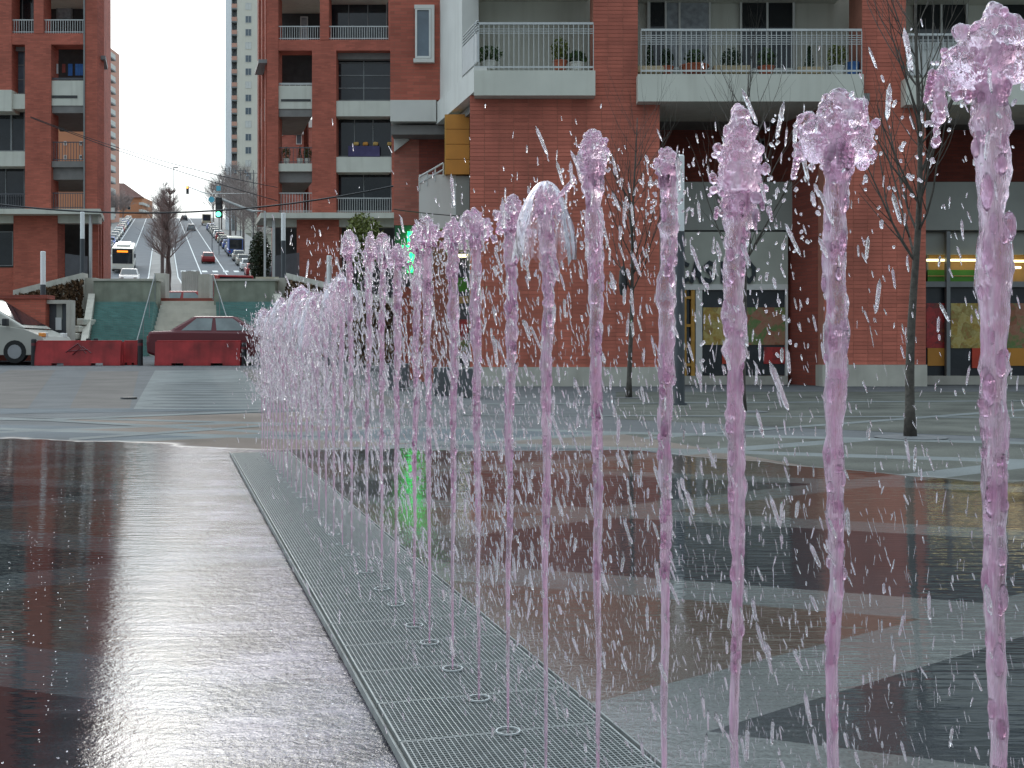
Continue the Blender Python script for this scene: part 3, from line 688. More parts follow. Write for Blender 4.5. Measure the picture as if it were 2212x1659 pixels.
window(C, -150, 29, 500, 575, YB + .7, 'glass_dark', 'frame_grey', 3); part('spandrel', 'brick', C, -150, 29, 578, 700, YB + .3, .3)
part('corner_post', 'rail', C, 192, 197, 462, 640, YB - .4, .15)
for i in range(20): part('fence_slat', 'rail_dark', C, 141 + i * 2.4, 142.8 + i * 2.4, 548 + i * .3, 640, YB - 1.2, .05)
X0 = GX(210, YB)
for t0, t1 in ((1.0, 1.6), (3.2, 3.9), (5.6, 14)):
    MB().box(X0 - .5 + LEAN * t0, X0 + LEAN * t0, YB + t0 + .003, YB + t1, GZ(700, YB), GZ(-500, YB), LEAN).build('side_pillar', 'brick', C)
for za, zb in ((185, 235), (339, 372), (-60, -20), (66, 100)):
    MB().box(X0 - .3 + LEAN * 1.6, X0 - .12 + LEAN * 1.6, YB + 1.6, YB + 5.6, GZ(zb, YB), GZ(za, YB), LEAN).build('side_parapet', 'white_render' if za > 100 else 'brick', C)
part('side_canopy', 'frame_grey', C, 210, 228, 120, 128, YB + .5, 2.2, LEAN)
part('rear_block', 'brick', C, -150, 40, -500, 640, YB + 6.5, 8, LEAN)
for x, w, m_, lab in ((122, 9, 'towel_white', 'small white cloth'), (138, 8, 'towel_red', 'dull red cloth'), (152, 10, 'towel_blue', 'narrow dark blue towel'), (171, 17, 'towel_blue', 'broad bright blue towel')):
    b = MB(); X0_, X1_ = GX(x - w / 2, YB + .7), GX(x + w / 2, YB + .7); zt, zb_ = GZ(138, YB + .7), GZ(162 + R(-6, 3), YB + .7); n = 8
    for i in range(n + 1):
        xx_ = X0_ + (X1_ - X0_) * i / n
        for z in (zt, zb_): b.v.append((xx_, YB + .7 + .03 * math.sin(i * 2.1), z))
        for z in (zt, zb_): b.v.append((xx_, YB + .71 + .03 * math.sin(i * 2.1), z))
    for i in range(n):
        k = 4 * i; b.f += [(k, k + 4, k + 5, k + 1), (k + 2, k + 3, k + 7, k + 6), (k, k + 2, k + 6, k + 4), (k + 1, k + 5, k + 7, k + 3)]
    tag(b.build('hanging_towel', m_, None, tuple(P(x, 162, YB + .7))), lab + ' hanging in the left block loggia', 'towel', 'laundry in the loggia')
# ------------------------------------------------------------------ big brick building on the right with shop
YA = 26.0
A = thing('shop_building', 'long brick building with planted balconies above the supermarket', 'building', (GX(1500, YA), YA, 0))
BWD, BHT = .331, .0885
bsrc = None; nbrick = 0; stuffb = MB()
def brickface(x0, x1, y0, y1, Y, indiv=0):
    """bricks standing proud of the wall face: stacked bond, as on the facade"""
    global bsrc, nbrick
    X0, X1, Z0, Z1 = GX(x0, Y), GX(x1, Y), GZ(y1, Y), GZ(y0, Y)
    nx = max(1, round((X1 - X0) / BWD)); nz = max(1, round((Z1 - Z0) / BHT)); bw, bh = (X1 - X0) / nx, (Z1 - Z0) / nz
    g = .0055; cells = []
    for j in range(nz):
        for i in range(nx): cells.append((X0 + i * bw, Z0 + j * bh))
    for (x, z) in cells:
        d = .009 + R(-.002, .002)
        mid = Z0 + (Z1 - Z0) * .66
        if indiv and abs(z - mid) < indiv and nbrick < 300:
            if bsrc is None:
                m_ = MB().box(-(BWD - 2 * g) / 2, (BWD - 2 * g) / 2, -.009, .02, -(BHT - 2 * g) / 2, (BHT - 2 * g) / 2)
                bsrc = m_.build('brick', 'brick_piece'); bsrc.parent = A; o = bsrc
            else: o = bsrc.copy(); COL.objects.link(o)
            o.location = Vector((x + bw / 2, Y - .0015, z + bh / 2)) - ORG[A.name]; o.location.y += R(-.0012, .0012); nbrick += 1
        else: stuffb.box(x + g, x + bw - g, Y - d, Y + .02, z + g, z + bh - g)
def bwall(nm, x0, x1, y0, y1, dep, indiv=0, Y=YA, lean=0.0):
    part(nm, 'mortar', A, x0, x1, y0, y1, Y, dep, lean); brickface(x0, x1, y0, y1, Y, indiv)
bwall('wall', 1015, 1425, 206, 793, 1.2, 1.05)
part('plinth', 'pale_concrete', A, 1012, 1428, 793, 850, YA - .06, 1.3)
bwall('pillar', 1780, 2000, 219, 788, .5)
X0, X1 = GX(1780, YA), GX(2000, YA)
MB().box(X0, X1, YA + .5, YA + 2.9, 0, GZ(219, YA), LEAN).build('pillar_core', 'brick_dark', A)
part('plinth', 'pale_concrete', A, 1777, 2003, 788, 850, YA - .06, .6)
bwall('pillar', 1281, 1378, -260, 205.5, 1.0); bwall('pillar', 1862, 1957, -260, 218, 1.0)
bwall('pillar', 2440, 2640, 219, 800, 1.4)
# balconies: slab, railing, back wall
def balcony(x0, x1, yt, yb, tops=True):
    s = part('balcony_slab', 'cream', A, x0, x1, yt, yb, YA - .35, 2.2)
    return s
balcony(1024, 1286, 152, 206); balcony(1378, 1866, 160, 219); balcony(1957, 2460, 168, 226)
balcony(1020, 1281, -116, -60); balcony(1378, 1862, -112, -56); balcony(1957, 2460, -108, -52)
railing(A, 1024, 1282, 48, 152, YA - .3, 'rail', 10.7, True, 3)
railing(A, 1385, 1862, 62, 160, YA - .3, 'rail', 10.7, True, 5)
railing(A, 1962, 2450, 72, 168, YA - .3, 'rail', 10.7, True, 5)
part('railing_panel', 'frame_white', A, 1962, 2450, 92, 160, YA - .22, .02)
part('balcony_wall', 'cream', A, 1000, 1290, -120, 160, YA + 1.8, .3)
part('balcony_wall', 'cream', A, 1370, 1880, -120, 168, YA + 1.8, .3)
part('balcony_wall', 'cream', A, 1940, 2480, -120, 172, YA + 1.8, .3)
window(A, 1400, 1535, -110, 150, YA + 1.74, 'curtain', 'frame_white', 1); window(A, 1398, 1440, -110, 148, YA + 1.70, 'glass_dark', 'frame_white', 0)
window(A, 1598, 1716, -110, 152, YA + 1.74, 'glass_dark', 'frame_white', 1)
window(A, 1975, 2090, -110, 160, YA + 1.74, 'glass_dark', 'frame_white', 1); window(A, 2150, 2230, -110, 160, YA + 1.74, 'glass_dark', 'frame_white', 0)
part('upper_wall', 'cream', A, 1020, 2440, -260, -122, YA + 1.8, .3)
# left flank: white side wall leaning back along the boulevard, brick bay, soffits
Xc = GX(1020, YA)
def flank(nm, m_, xf, t0, t1, za, zb, w=.3): return MB().box(Xc + xf + LEAN * t0, Xc + xf + w + LEAN * t0, YA + t0, YA + t1, za, zb, LEAN).build(nm, m_, A)
zs0, zs1 = GZ(206, YA), GZ(152, YA)
flank('side_slab', 'white_render', -.05, -.33, 3.3, zs0 + .005, zs1 - .01)
flank('side_wall', 'white_render', .05, 1.1, 3.3, zs1, GZ(-260, YA), .4)
o = flank('side_screen', 'rail', .03, -.3, 1.0, zs1 + .12, zs1 + .8, .04)
for k in range(4): flank('screen_bar', 'rail', .03, -.3, 1.0, zs1 + .84 + k * .07, zs1 + .87 + k * .07, .04)
YW = 29.3
part('bay_wall', 'brick', A, 849, 1010, -260, 216, YW, .5); part('bay_slab', 'white_render', A, 843, 942, 216, 262, YW - .15, 3)
w = window(A, 897, 931, 18, 126, YW - .05, 'glass_blue', 'frame_white', 0); 
part('window_sill', 'white_render', A, 893, 938, 126, 134, YW - .12, .15); part('window_head', 'white_render', A, 895, 938, 10, 18, YW - .1, .12)
part('window_jamb', 'white_render', A, 931.5, 938, 18, 126, YW - .1, .12)
part('bay_return', 'brick', A, 843, 849, -260, 216, YW + .003, 6)
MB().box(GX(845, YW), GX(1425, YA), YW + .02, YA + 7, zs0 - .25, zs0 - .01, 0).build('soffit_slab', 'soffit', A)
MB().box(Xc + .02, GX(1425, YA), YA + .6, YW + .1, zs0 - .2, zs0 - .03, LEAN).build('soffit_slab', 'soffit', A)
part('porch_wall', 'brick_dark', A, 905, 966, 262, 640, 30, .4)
for k in range(4): part('cladding_panel', 'orange_panel', A, 963, 1014, 247 + k * 32.5, 278.5 + k * 32.5, 27.4, .3)
part('cladding_edge', 'wood_yellow', A, 960.5, 963, 247, 377, 27.42, .4)
part('mezzanine_wall', 'white_render', A, 905, 985, 377, 493, 27.6, .3); part('mezzanine_door', 'grey_panel', A, 985, 1014, 380, 493, 27.5, .3)
b = MB(); a0, a1 = P(906, 382, 27.6), P(958, 352, 27.6)
for dz in (0, -.16): b.tube([a0 + Vector((0, 0, dz)), a1 + Vector((0, 0, dz))], .022, 6)
for k in (0, .33, .66, 1): p = a0.lerp(a1, k); b.tube([p, p - Vector((0, 0, .33))], .018, 6)
b.build('stair_rail', 'rail', A)
part('brick_flank', 'brick_pale', A, 851, 905, 285, 486, 30, .4)
b = MB(); tri = [P(851, 276, 29.9), P(884, 302, 29.9), P(851, 328, 29.9)]; b.prism(tri, (0, .08, 0)); b.build('gable_panel', 'white_render', A)
part('ground_wall', 'brick_pale', A, 905, 985, 493, 842, 28.6, .4); part('ground_wall', 'dark_wall', A, 851, 905, 486, 842, 30.3, .3)
part('ground_wall', 'brick', A, 851, 905, 620, 842, 29.6, .3)
window(A, 985, 1014, 540, 790, 28.4, 'glass_dark', 'frame_grey', 0, 1); part('shop_poster', 'poster_red', A, 988, 1012, 690, 735, 28.34, .03)
part('shop_poster', 'poster_meat', A, 988, 1012, 735, 765, 28.34, .03); part('shop_poster', 'shop_tan', A, 988, 1012, 640, 655, 28.34, .03)
part('shop_poster', 'shop_green', A, 988, 1012, 600, 630, 28.34, .03)
part('wall_lamp', 'tube', A, 990, 1010, 549, 555, 28.25, .1)
# deep bays between wall and pillar
def bay(xl, xr, sgn, Yb=27.6):
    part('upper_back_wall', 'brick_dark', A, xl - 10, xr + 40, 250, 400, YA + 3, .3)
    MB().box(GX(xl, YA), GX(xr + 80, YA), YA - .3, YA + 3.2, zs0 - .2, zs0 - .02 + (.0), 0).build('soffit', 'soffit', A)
    part('fascia', 'grey_panel', A, xl, xr, 393, 497, Yb, .25); part('fascia_gap', 'dark_wall', A, xl, xr, 497, 501, Yb + .05, .1)
bay(1425, 1790, 1)
part('sign_board', 'sign_panel', A, 1425, 1702, 501, 614, 27.6, .25)
part('transom', 'frame_white', A, 1425, 1702, 614, 626, 27.58, .2)
window(A, 1640, 1690, 300, 345, YA + 2.9, 'glass_dark', 'frame_grey', 0, 1)
for i, (x0, x1) in enumerate(((1518, 1603), (1608, 1697))):
    p = part('shop_window', 'poster_black', A, x0, x1, 626, 810, 27.7, .08)
    part('window_poster', ('poster_pasta', 'poster_meat')[i], A, x0 + 1, x1 - 1, 664, 745, 27.66, .03)
    part('poster_block', ('shop_red', 'poster_red')[i], A, x0 + 42, x1 - 1, 750, 786, 27.665, .03)
part('shop_window', 'glass_dark', A, 1425, 1500, 626, 815, 27.75, .08)
for x in (1475, 1493): part('door_post', 'wood_yellow', A, x, x + 8, 626, 812, 27.6, .12)
for y in (640, 700, 745, 785): part('door_rail', 'wood_yellow', A, 1483, 1493, y, y + 6, 27.62, .1)
for x in (1503, 1603, 1697): part('mullion', 'frame_white', A, x, x + (14 if x == 1503 else 5), 626, 815, 27.6, .14)
part('shop_plinth', 'concrete', A, 1425, 1702, 812, 850, 27.5, .5)
# the sign's letters, flat characters standing off the board
def letters(txt, x0, pitch, y0, y1, Y):
    segs = {'C': [(1, .12, .5, .0), (.5, 0, 0, .25), (0, .25, 0, .75), (0, .75, .5, 1), (.5, 1, 1, .88)], 'A': [(0, 1, .5, 0), (.5, 0, 1, 1), (.22, .66, .78, .66)],
            'S': [(1, .12, .5, 0), (.5, 0, 0, .22), (0, .22, 1, .75), (1, .75, .5, 1), (.5, 1, 0, .88)], 'I': [(.5, 0, .5, 1)], 'N': [(0, 1, 0, 0), (0, 0, 1, 1), (1, 1, 1, 0)],
            'O': [(.5, 0, 0, .3), (0, .3, 0, .7), (0, .7, .5, 1), (.5, 1, 1, .7), (1, .7, 1, .3), (1, .3, .5, 0)]}
    for i, c in enumerate(txt):
        b = MB(); wd = 20; xa = x0 + i * pitch
        for q, (u0, v0, u1, v1) in enumerate(segs[c]):
            p0, p1 = P(xa + u0 * wd, y0 + v0 * (y1 - y0), Y), P(xa + u1 * wd, y0 + v1 * (y1 - y0), Y)
            d = (p1 - p0); ln = d.length; d.normalize(); n = Vector((d.z, 0, -d.x)) * .045; e = d * .03; off = Vector((0, -.004 * q, 0))
            b.prism([p0 - e - n + off, p1 + e - n + off, p1 + e + n + off, p0 - e + n + off], (0, .06, 0))
        b.build('sign_letter', 'letter', A)
letters('CASINO', 1466, 28.5, 567, 608, 27.53)
# right shop bay with lit tubes
bay(2000, 2440, 1)
window(A, 2000, 2440, 500, 615, 28.0, 'shop_tan', 'frame_grey', 3)
part('shop_band', 'shop_green', A, 2004, 2130, 583, 608, 27.85, .06); part('shop_band_line', 'shop_tan', A, 2004, 2130, 595, 597, 27.83, .03); part('shop_band_tick', 'shop_red', A, 2106, 2110, 583, 608, 27.82, .03)
part('shop_back', 'grey_panel', A, 2000, 2440, 497, 550, 27.75, .08)
for x0, x1, y in ((2002, 2046, 562), (2054, 2142, 562), (2150, 2240, 564), (2160, 2205, 578)):
    MB().tube([P(x0, y, 27.72), P(x1, y, 27.72)], .028, 8).build('tube_lamp', 'tube', A)
part('transom', 'frame_grey', A, 2000, 2440, 608, 620, 27.6, .14)
for x in (2045, 2165, 2270): part('mullion', 'frame_grey', A, x, x + 8, 500, 815, 27.55, .14)
for i, (x0, x1, m_) in enumerate(((2000, 2045, 'poster_red'), (2053, 2165, 'poster_pasta'), (2173, 2270, 'poster_meat'))):
    part('shop_window', 'poster_black', A, x0, x1, 620, 812, 27.75, .08); part('window_poster', m_, A, x0 + 1, x1 - 2, 655, 752, 27.7, .03)
    if i != 1: part('poster_block', 'orange_panel', A, x0 + 4, x1 - 3, 752, 790, 27.7, .03)
    else: part('poster_block', 'shop_red', A, 2100, 2135, 752, 795, 27.7, .03)
part('shop_plinth', 'concrete', A, 2000, 2440, 812, 850, 27.5, .5)
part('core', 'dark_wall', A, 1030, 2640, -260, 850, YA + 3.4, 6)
sb = stuffb.build('brickwork', 'brick_piece', A); sb['kind'] = 'stuff'
# pharmacy cross
gc = thing('pharmacy_cross', 'glowing green pharmacy cross on a dark green box', 'sign', tuple(P(887, 600, 28.4)))
part('box', 'green_box', gc, 853, 922, 487, 602, 28.4, .25)
b = MB()
def crossarm(x0, x1, y0, y1): b.box(GX(x0, 28.3), GX(x1, 28.3), 28.3, 28.37, GZ(y1, 28.3), GZ(y0, 28.3))
crossarm(880, 899, 500, 588); b.build('cross_bar', 'cross_green', gc); 
for xa_, xb_ in ((860, 879.5), (899.5, 918)):
    b = MB(); crossarm(xa_, xb_, 530, 558); b.build('cross_bar', 'cross_green', gc)
# ------------------------------------------------------------------ plants and pots
def foliage(b, c, rx, rz, n, s):
    for _ in range(n):
        while True:
            u = Vector((R(-1, 1), R(-1, 1), R(-1, 1)))
            if u.length < 1: break
        p = Vector(c) + Vector((u.x * rx, u.y * rx, u.z * rz))
        a = Vector((R(-1, 1), R(-1, 1), R(-1, 1))).normalized() * s * R(.6, 1.3); q = a.cross(Vector((R(-1, 1), R(-1, 1), R(-1, 1)))).normalized() * s * .5
        b.add([p - a, p + q, p + a, p - q], [(0, 1, 2, 3)])
def pot_plant(label, x, yb, ph, pw, fw, fh, potm, leafm, Y, cone=False):
    base = P(x, yb, Y); k = Y / F
    t = thing('potted_plant', label, 'plant', tuple(base), 'potted plants on the balconies')
    if potm == 'planter': MB().box(base.x - pw / 2 * k, base.x + pw / 2 * k, Y - .14, Y + .14, base.z, base.z + ph * k).build('pot', potm, t, bevel=.015)
    else: MB().lathe([(0, 0), (pw * .38 * k, 0), (pw * .5 * k, ph * k * .85), (pw * .54 * k, ph * k * .86), (pw * .54 * k, ph * k), (pw * .4 * k, ph * k), (0, ph * k * .9)], base, 16).build('pot', potm, t)
    b = MB()
    if cone:
        for i in range(6): foliage(b, (base.x, Y, base.z + ph * k + fh * k * (i + .5) / 6), fw / 2 * k * (1 - i / 6.5), fh * k / 9, 60, .035)
    else: foliage(b, (base.x, Y, base.z + ph * k + fh * k * .45), fw / 2 * k, fh * k * .55, 330, .045)
    b.build('foliage', leafm, t)
YP = YA + .25
k1 = lambda y: y + 1
for a in (('clipped green bush in a pale square pot at the first balcony corner', 1057, 151, 18, 30, 58, 34, 'pot_white', 'leaf', YP),
          ('tall round bush in a red pot on the first balcony', 1210, 152, 20, 30, 42, 50, 'terracotta', 'leaf_yellow', YP),
          ('low spreading bush in a pale pot at the right end of the first balcony', 1245, 153, 17, 32, 50, 24, 'pot_white', 'leaf', YP),
          ('dark narrow plant at the left end of the second balcony', 1404, 159, 14, 60, 26, 55, 'planter', 'leaf_dark', YP, True),
          ('dark leafy plant beside the curtained window on the second balcony', 1440, 159, 14, 30, 30, 40, 'terracotta', 'leaf_dark', YP),
          ('small spiky plant in a terracotta trough on the second balcony', 1500, 159, 16, 60, 42, 36, 'terracotta', 'leaf', YP),
          ('dark wide bush in a long tan planter on the second balcony', 1580, 160, 16, 80, 50, 40, 'planter', 'leaf_dark', YP),
          ('leafy green plant in front of the dark balcony door', 1655, 160, 15, 36, 40, 42, 'terracotta', 'leaf', YP),
          ('dark conical shrub in a tan planter on the second balcony', 1748, 161, 14, 55, 24, 46, 'planter', 'leaf_dark', YP, True),
          ('yellowish round bush in a white pot at the right end of the second balcony', 1808, 162, 18, 32, 44, 48, 'pot_white', 'leaf_yellow', YP)):
    pot_plant(*a)
tag(MB().lathe([(0, 0), (.13, 0), (.17, .28), (.15, .28), (0, .25)], P(1842, 162, YP), 14).build('plastic_tub', 'towel_blue', None, tuple(P(1842, 162, YP))), 'small blue plastic tub at the right end of the second balcony', 'tub')
for i, (x, yb, f) in enumerate(((618, 353, 'leaf'), (648, 353, 'leaf_dark'), (665, 353, 'leaf'))):
    pot_plant(('bushy plant at the left end of', 'conical dark plant in', 'bushy plant at the right end of')[i] + ' the right block loggia', x, yb, 10, 14, 20 if i != 1 else 12, 26, 'pot_white', f, YB + .6, i == 1)
bb = thing('bamboo_shrub', 'loose olive bamboo shrub in front of the right block', 'shrub', (GX(785, 55), 55, 2)); b = MB(); foliage(b, P(785, 520, 55), 1.0, 1.4, 1500, .12); b.build('foliage', 'leaf_yellow', bb)
b = MB()
for i in range(12): x = 785 + R(-14, 14); b.tube([Vector((GX(x, 55), 55 + R(-.3, .3), 2)), P(x + R(-6, 6), 500, 55)], .02, 4)
b.build('stems', 'leaf', bb)
# ------------------------------------------------------------------ lamp posts
def lamp(label, x, ytop, ysplit, ybase, Y, r=.073):
    base = P(x, ybase, Y)
    t = thing('lamp_post', label, 'lamp post', tuple(base), 'lamp posts with white tops')
    MB().lathe([(r, 0), (r, GZ(ysplit, Y) - base.z)], base, 20).build('post', 'pole_dark', t, smooth=True)
    zs, zt = GZ(ysplit, Y) - base.z, GZ(ytop, Y) - base.z
    MB().lathe([(0, zs), (r * .93, zs), (r * .93, zt - .02), (r * .8, zt), (0, zt)], base, 20).build('light_cylinder', 'pole_white', t, smooth=False)
    MB().lathe([(0, .03), (r * 1.5, .03), (r * 1.5, 0)], base, 16).build('base_plate', 'pole_dark', t)
lamp('tall lamp post with a white top standing on the plaza', 1468, 335, 500, 875, 1701 / 106.0)
lamp('lamp post with a white top behind the far jets', 711, 552, 640, 830, 31)
lamp('lamp post with a white top in front of the right apartment block', 612, 460, 520, 672, 42.7, .09)
lamp('lamp post with a white top in front of the left block corner', 178, 458, 516, 648, 45, .09)
lamp('lamp post with a white top beside the sloping left parapet', 93, 543, 615, 780, 36, .085)
# ------------------------------------------------------------------ trees
def branch(b, p, d, ln, r, lvl, maxl, spread, droop, nseg=4, up=.15, sides=5, rng=random, minr=.0015):
    pts, rad = [p], [r]
    for i in range(nseg):
        d = (d + Vector((rng.uniform(-1, 1), rng.uniform(-1, 1), rng.uniform(-.5, 1) * .6)) * .13 + Vector((0, 0, up * .3))).normalized()
        p = p + d * (ln / nseg); pts.append(p); rad.append(r * (1 - .62 * (i + 1) / nseg))
    b.tube(pts, rad, sides if lvl < 2 else 3, cap=False)
    if lvl >= maxl: return
    for i in range(1, nseg + 1):
        for _ in range(spread[lvl] if i > 1 or lvl else max(1, spread[lvl] - 1)):
            if rng.random() < .14: continue
            a = rng.uniform(0, 2 * math.pi); s = rng.uniform(.45, .95)
            u = d.orthogonal().normalized(); w = d.cross(u)
            nd = (d * math.cos(s) + (u * math.cos(a) + w * math.sin(a)) * math.sin(s) + Vector((0, 0, up))).normalized()
            branch(b, pts[i], nd, ln * rng.uniform(.42, .68), max(rad[i] * .62, minr), lvl + 1, maxl, spread, droop, nseg, up, sides, rng, minr)
def plaza_tree(label, xb, yb, ytop, xt, seed, extra=None):
    rng = random.Random(seed); Y = 1701 / (yb - 769.); base = Vector((GX(xb, Y), Y, .004)); hgt = GZ(ytop, Y)
    t = thing('young_tree', label, 'tree', tuple(base), 'bare young trees on the plaza')
    b = MB(); n = 16; pts, rad = [], []
    lean = GX(xt, Y) - base.x
    for i in range(n + 1):
        k = i / n; pts.append(base + Vector((lean * k + .018 * math.sin(k * 9 + seed) + .02 * math.sin(k * 4 + seed * 2), .02 * math.sin(k * 7), hgt * k))); rad.append(.041 * (1 - k * .9) + .003)
    rad[0] = .06
    b.tube(pts, rad, 10); b.build('trunk', 'bark', t, smooth=True)
    c = MB()
    for i in range(6, n):
        for _ in range(3):
            a = rng.uniform(0, 6.28); k = i / n
            d = Vector((math.cos(a) * .75, math.sin(a) * .75, 1.0)).normalized()
            branch(c, pts[i], d, hgt * (.42 - .28 * (k - .38)) * rng.uniform(.6, 1), .0155 * (1.15 - k), 1, 2, [2, 1, 1], 0, 5, .32, 5, rng)
    c.build('branches', 'bark', t)
    return t, pts
t1, p1 = plaza_tree('nearest bare young tree, behind the two rightmost jets', 1967, 945, -60, 1985, 3)
t2, p2 = plaza_tree('bare young tree directly behind the third jet from the right', 1607, 890, 160, 1612, 11)
t3, p3 = plaza_tree('farthest bare young tree, before the plain brick wall', 1362, 860, 255, 1372, 5)
Yt = 1701 / 91.
tag(MB().lathe([(0, 0), (.05, .03), (.075, .2), (.06, .42), (.02, .5), (0, .5)], P(1346, 640, Yt), 12).build('bag', 'black_plastic', None, tuple(P(1346, 640, Yt))), 'black bag hanging on the trunk of the farthest young tree', 'bag')
for x, y, lab in ((1967, 948, 'nearest'), (1607, 892, 'middle'), (1362, 862, 'farthest')):
    Y = 1701 / (y - 771.); b = MB().lathe([(0, .006), (.24, .005), (.3, .0)], (GX(x, Y), Y, .008), 24)
    tag(b.build('tree_pit', 'granite', None, (GX(x, Y), Y, .008)), 'dark earth disc round the foot of the %s young tree' % lab, 'tree pit', 'tree pits')
# hillside trees: bare, fine twigged
def bare_tree(label, o, Y, hgt, wid, seed, grp, dens=3, name='bare_tree', base=None, minr=.008):
    rng = random.Random(seed); base = base or bp_(o, Y, -.1)
    t = thing(name, label, 'tree', tuple(base), grp); b = MB(); n = 8
    pts = [base + Vector((rng.uniform(-.12, .12) * i / n, rng.uniform(-.12, .12), hgt * i / n)) for i in range(n + 1)]
    b.tube(pts, [.16 * (1 - .85 * i / n) + .015 for i in range(n + 1)], 7); b.build('trunk', 'bark_far', t)
    c = MB()
    for i in range(3, n + 1):
        for _ in range(dens):
            a = rng.uniform(0, 6.28); d = Vector((math.cos(a), math.sin(a), rng.uniform(.5, 1.1))).normalized()
            k = math.sin(math.pi * min(1, (i / n) * .75 + .15))
            branch(c, pts[i], d, wid * k * rng.uniform(.5, .85), .05, 1, 3, [2, 2, 2, 2], 0, 4, .2, 3, rng, minr)
    c.build('crown', 'twig_far', t)
for i, (Y, h, w) in enumerate(((75, 6.9, 2.1), (92, 7.6, 2.4), (112, 8, 2.7), (135, 8.6, 3.0), (165, 9, 3.4), (200, 10, 3.6))):
    bare_tree(('nearest', 'second', 'third', 'fourth', 'fifth', 'farthest')[i] + ' bare tree in the median row of the boulevard', -.8 + (.25, -.2, .3, -.1, .2, 0)[i], Y, h, w, 40 + i, 'median trees', 6 if i < 3 else 4, minr=.0045 if i < 2 else .008)
for i, (o, Y, h, w) in enumerate(((11.6, 148, 9, 4.5), (11.2, 168, 10, 4.5), (12.4, 186, 12, 5), (11.4, 204, 11, 5), (13.5, 222, 13, 5.5), (12, 246, 11, 5), (15, 262, 14, 6), (12.2, 288, 9, 4.5))):
    bare_tree('bare brown tree on the right pavement, number %s up the hill' % ('one', 'two', 'three', 'four', 'five', 'six', 'seven', 'eight')[i], o, Y, h, w, 60 + i, 'trees along the right pavement', 7, minr=.013)
for i, (o, Y, h, w) in enumerate(((-13, 262, 6, 4), (-15.5, 275, 7, 4.5), (-12.5, 290, 6, 4), (-14.5, 305, 6.5, 4.5), (-12, 318, 5.5, 4))):
    bare_tree('bare brown tree on the left pavement, number %s up the hill' % ('one', 'two', 'three', 'four', 'five')[i], o, Y, h, w, 80 + i, 'trees along the left pavement', 8, minr=.025)
ev = thing('evergreen_shrub', 'dark evergreen shrub beside the right block corner', 'shrub', tuple(bp_(7.7, 100))); b = MB(); c = bp_(7.7, 100)
foliage(b, c + Vector((0, 0, 2.4)), 1.0, 2.4, 3000, .13); b.build('foliage', 'leaf_dark', ev); MB().tube([c, c + Vector((0, 0, 2))], .08, 6).build('stem', 'bark_far', ev)
# ------------------------------------------------------------------ far buildings
YT = 240.0; zg = road_z(YT)
T = thing('tower_block', 'tall cream residential tower rising behind the right block', 'building', (GX(560, YT), YT, zg))
MB().box(GX(512, YT), GX(640, YT), YT, YT + 14, zg - 4, GZ(-330, YT)).build('wall', 'facade_cream', T)
MB().box(GX(500, YT), GX(512, YT), YT + 2.0, YT + 14, zg - 4, GZ(-330, YT)).build('stair_wall', 'facade_grey', T)
b = MB(); b.prism([(GX(487, YT + 6), YT + 6, zg - 4), (GX(500, YT), YT, zg - 4), (GX(500, YT), YT + 12, zg - 4)], (0, 0, GZ(-330, YT) - zg + 4)); b.build('side_wall', 'facade_grey', T)
for i in range(-11, 14):
    y = 20 + i * 28.3
    if GZ(y, YT) < zg: continue
    part('balcony', 'frame_grey', T, 500.3, 511.5, y - 3, y, YT - .2, 2.1); part('balcony_front', 'facade_pink', T, 500.3, 511.5, y - 12, y - 3.2, YT - .15, .12)
    for x in (530,) if i < 0 else (530, 566): window(T, x, x + 13, y - 14, y + 1, YT - .03, ('frame_white', 'glass_blue', 'glass_blue')[i % 3] , 'frame_white', 1)
YL = 275.0; zl = road_z(YL)
T2 = thing('tower_block', 'pink tower with stacked white balconies behind the left block', 'building', (GX(180, YL), YL, zl - 5))
MB().box(GX(60, YL), GX(221, YL), YL, YL + 12, zl - 8, GZ(90, YL)).build('wall', 'facade_pink', T2)
for i in range(15):
    y = 105 + i * 24.7
    part('balcony', 'white_render', T2, 221.2, 231, y, y + 10, YL - .5, 6); part('balcony_floor', 'frame_grey', T2, 221.2, 231.4, y + 10.1, y + 13, YL - .6, 6.2)
def window_row(par, xs_, y0, y1, Y, w):
    for x in xs_: window(par, x, x + w, y0, y1, Y, 'glass_dark', 'frame_white', 0)
YO = 95.0
OB = thing('orange_house', 'orange rendered house seen through the left block loggia', 'building', (GX(150, YO), YO, road_z(YO)))
part('wall', 'facade_orange', OB, 70, 206, 244, 700, YO, 8, LEAN)
for y in (272, 305, 335): window_row(OB, (138, 172), y, y + 9, YO - .03, 6)
PB = thing('brick_house', 'pink brick house with white trimmed bay seen through the right block loggia', 'building', (GX(650, 92), 92, road_z(92)))
part('wall', 'brick_pale', PB, 606, 740, 275, 700, 92, 8, LEAN)
MB().prism([P(597, 300, 91.9), P(636, 258, 91.9), P(740, 258, 91.9), P(740, 275, 91.9), P(640, 275, 91.9)], (0, 8, 0)).build('roof', 'frame_white', PB)
window(PB, 640, 652, 290, 312, 91.95, 'glass_blue', 'frame_white', 0); window(PB, 640, 652, 400, 420, 91.95, 'glass_blue', 'frame_white', 0)
part('bay_head', 'frame_white', PB, 632, 656, 284, 289, 91.4, .6)
YH = 330.0
HB = thing('hip_roof_house', 'orange house with a brown hip roof at the top of the hill', 'building', (GX(262, YH), YH, road_z(317) - 3))
part('wall', 'facade_orange', HB, 205, 306, 425, 490, YH, 10)
hr = [P(200, 427, YH - .6), P(311, 427, YH - .6), P(311, 427, YH + 11), P(200, 427, YH + 11)]
ra, rb = P(235, 390, YH + 5), P(268, 390, YH + 5)
ra.z = rb.z = GZ(390, YH)
hr = [Vector((p.x, p.y, GZ(427, YH))) for p in hr]
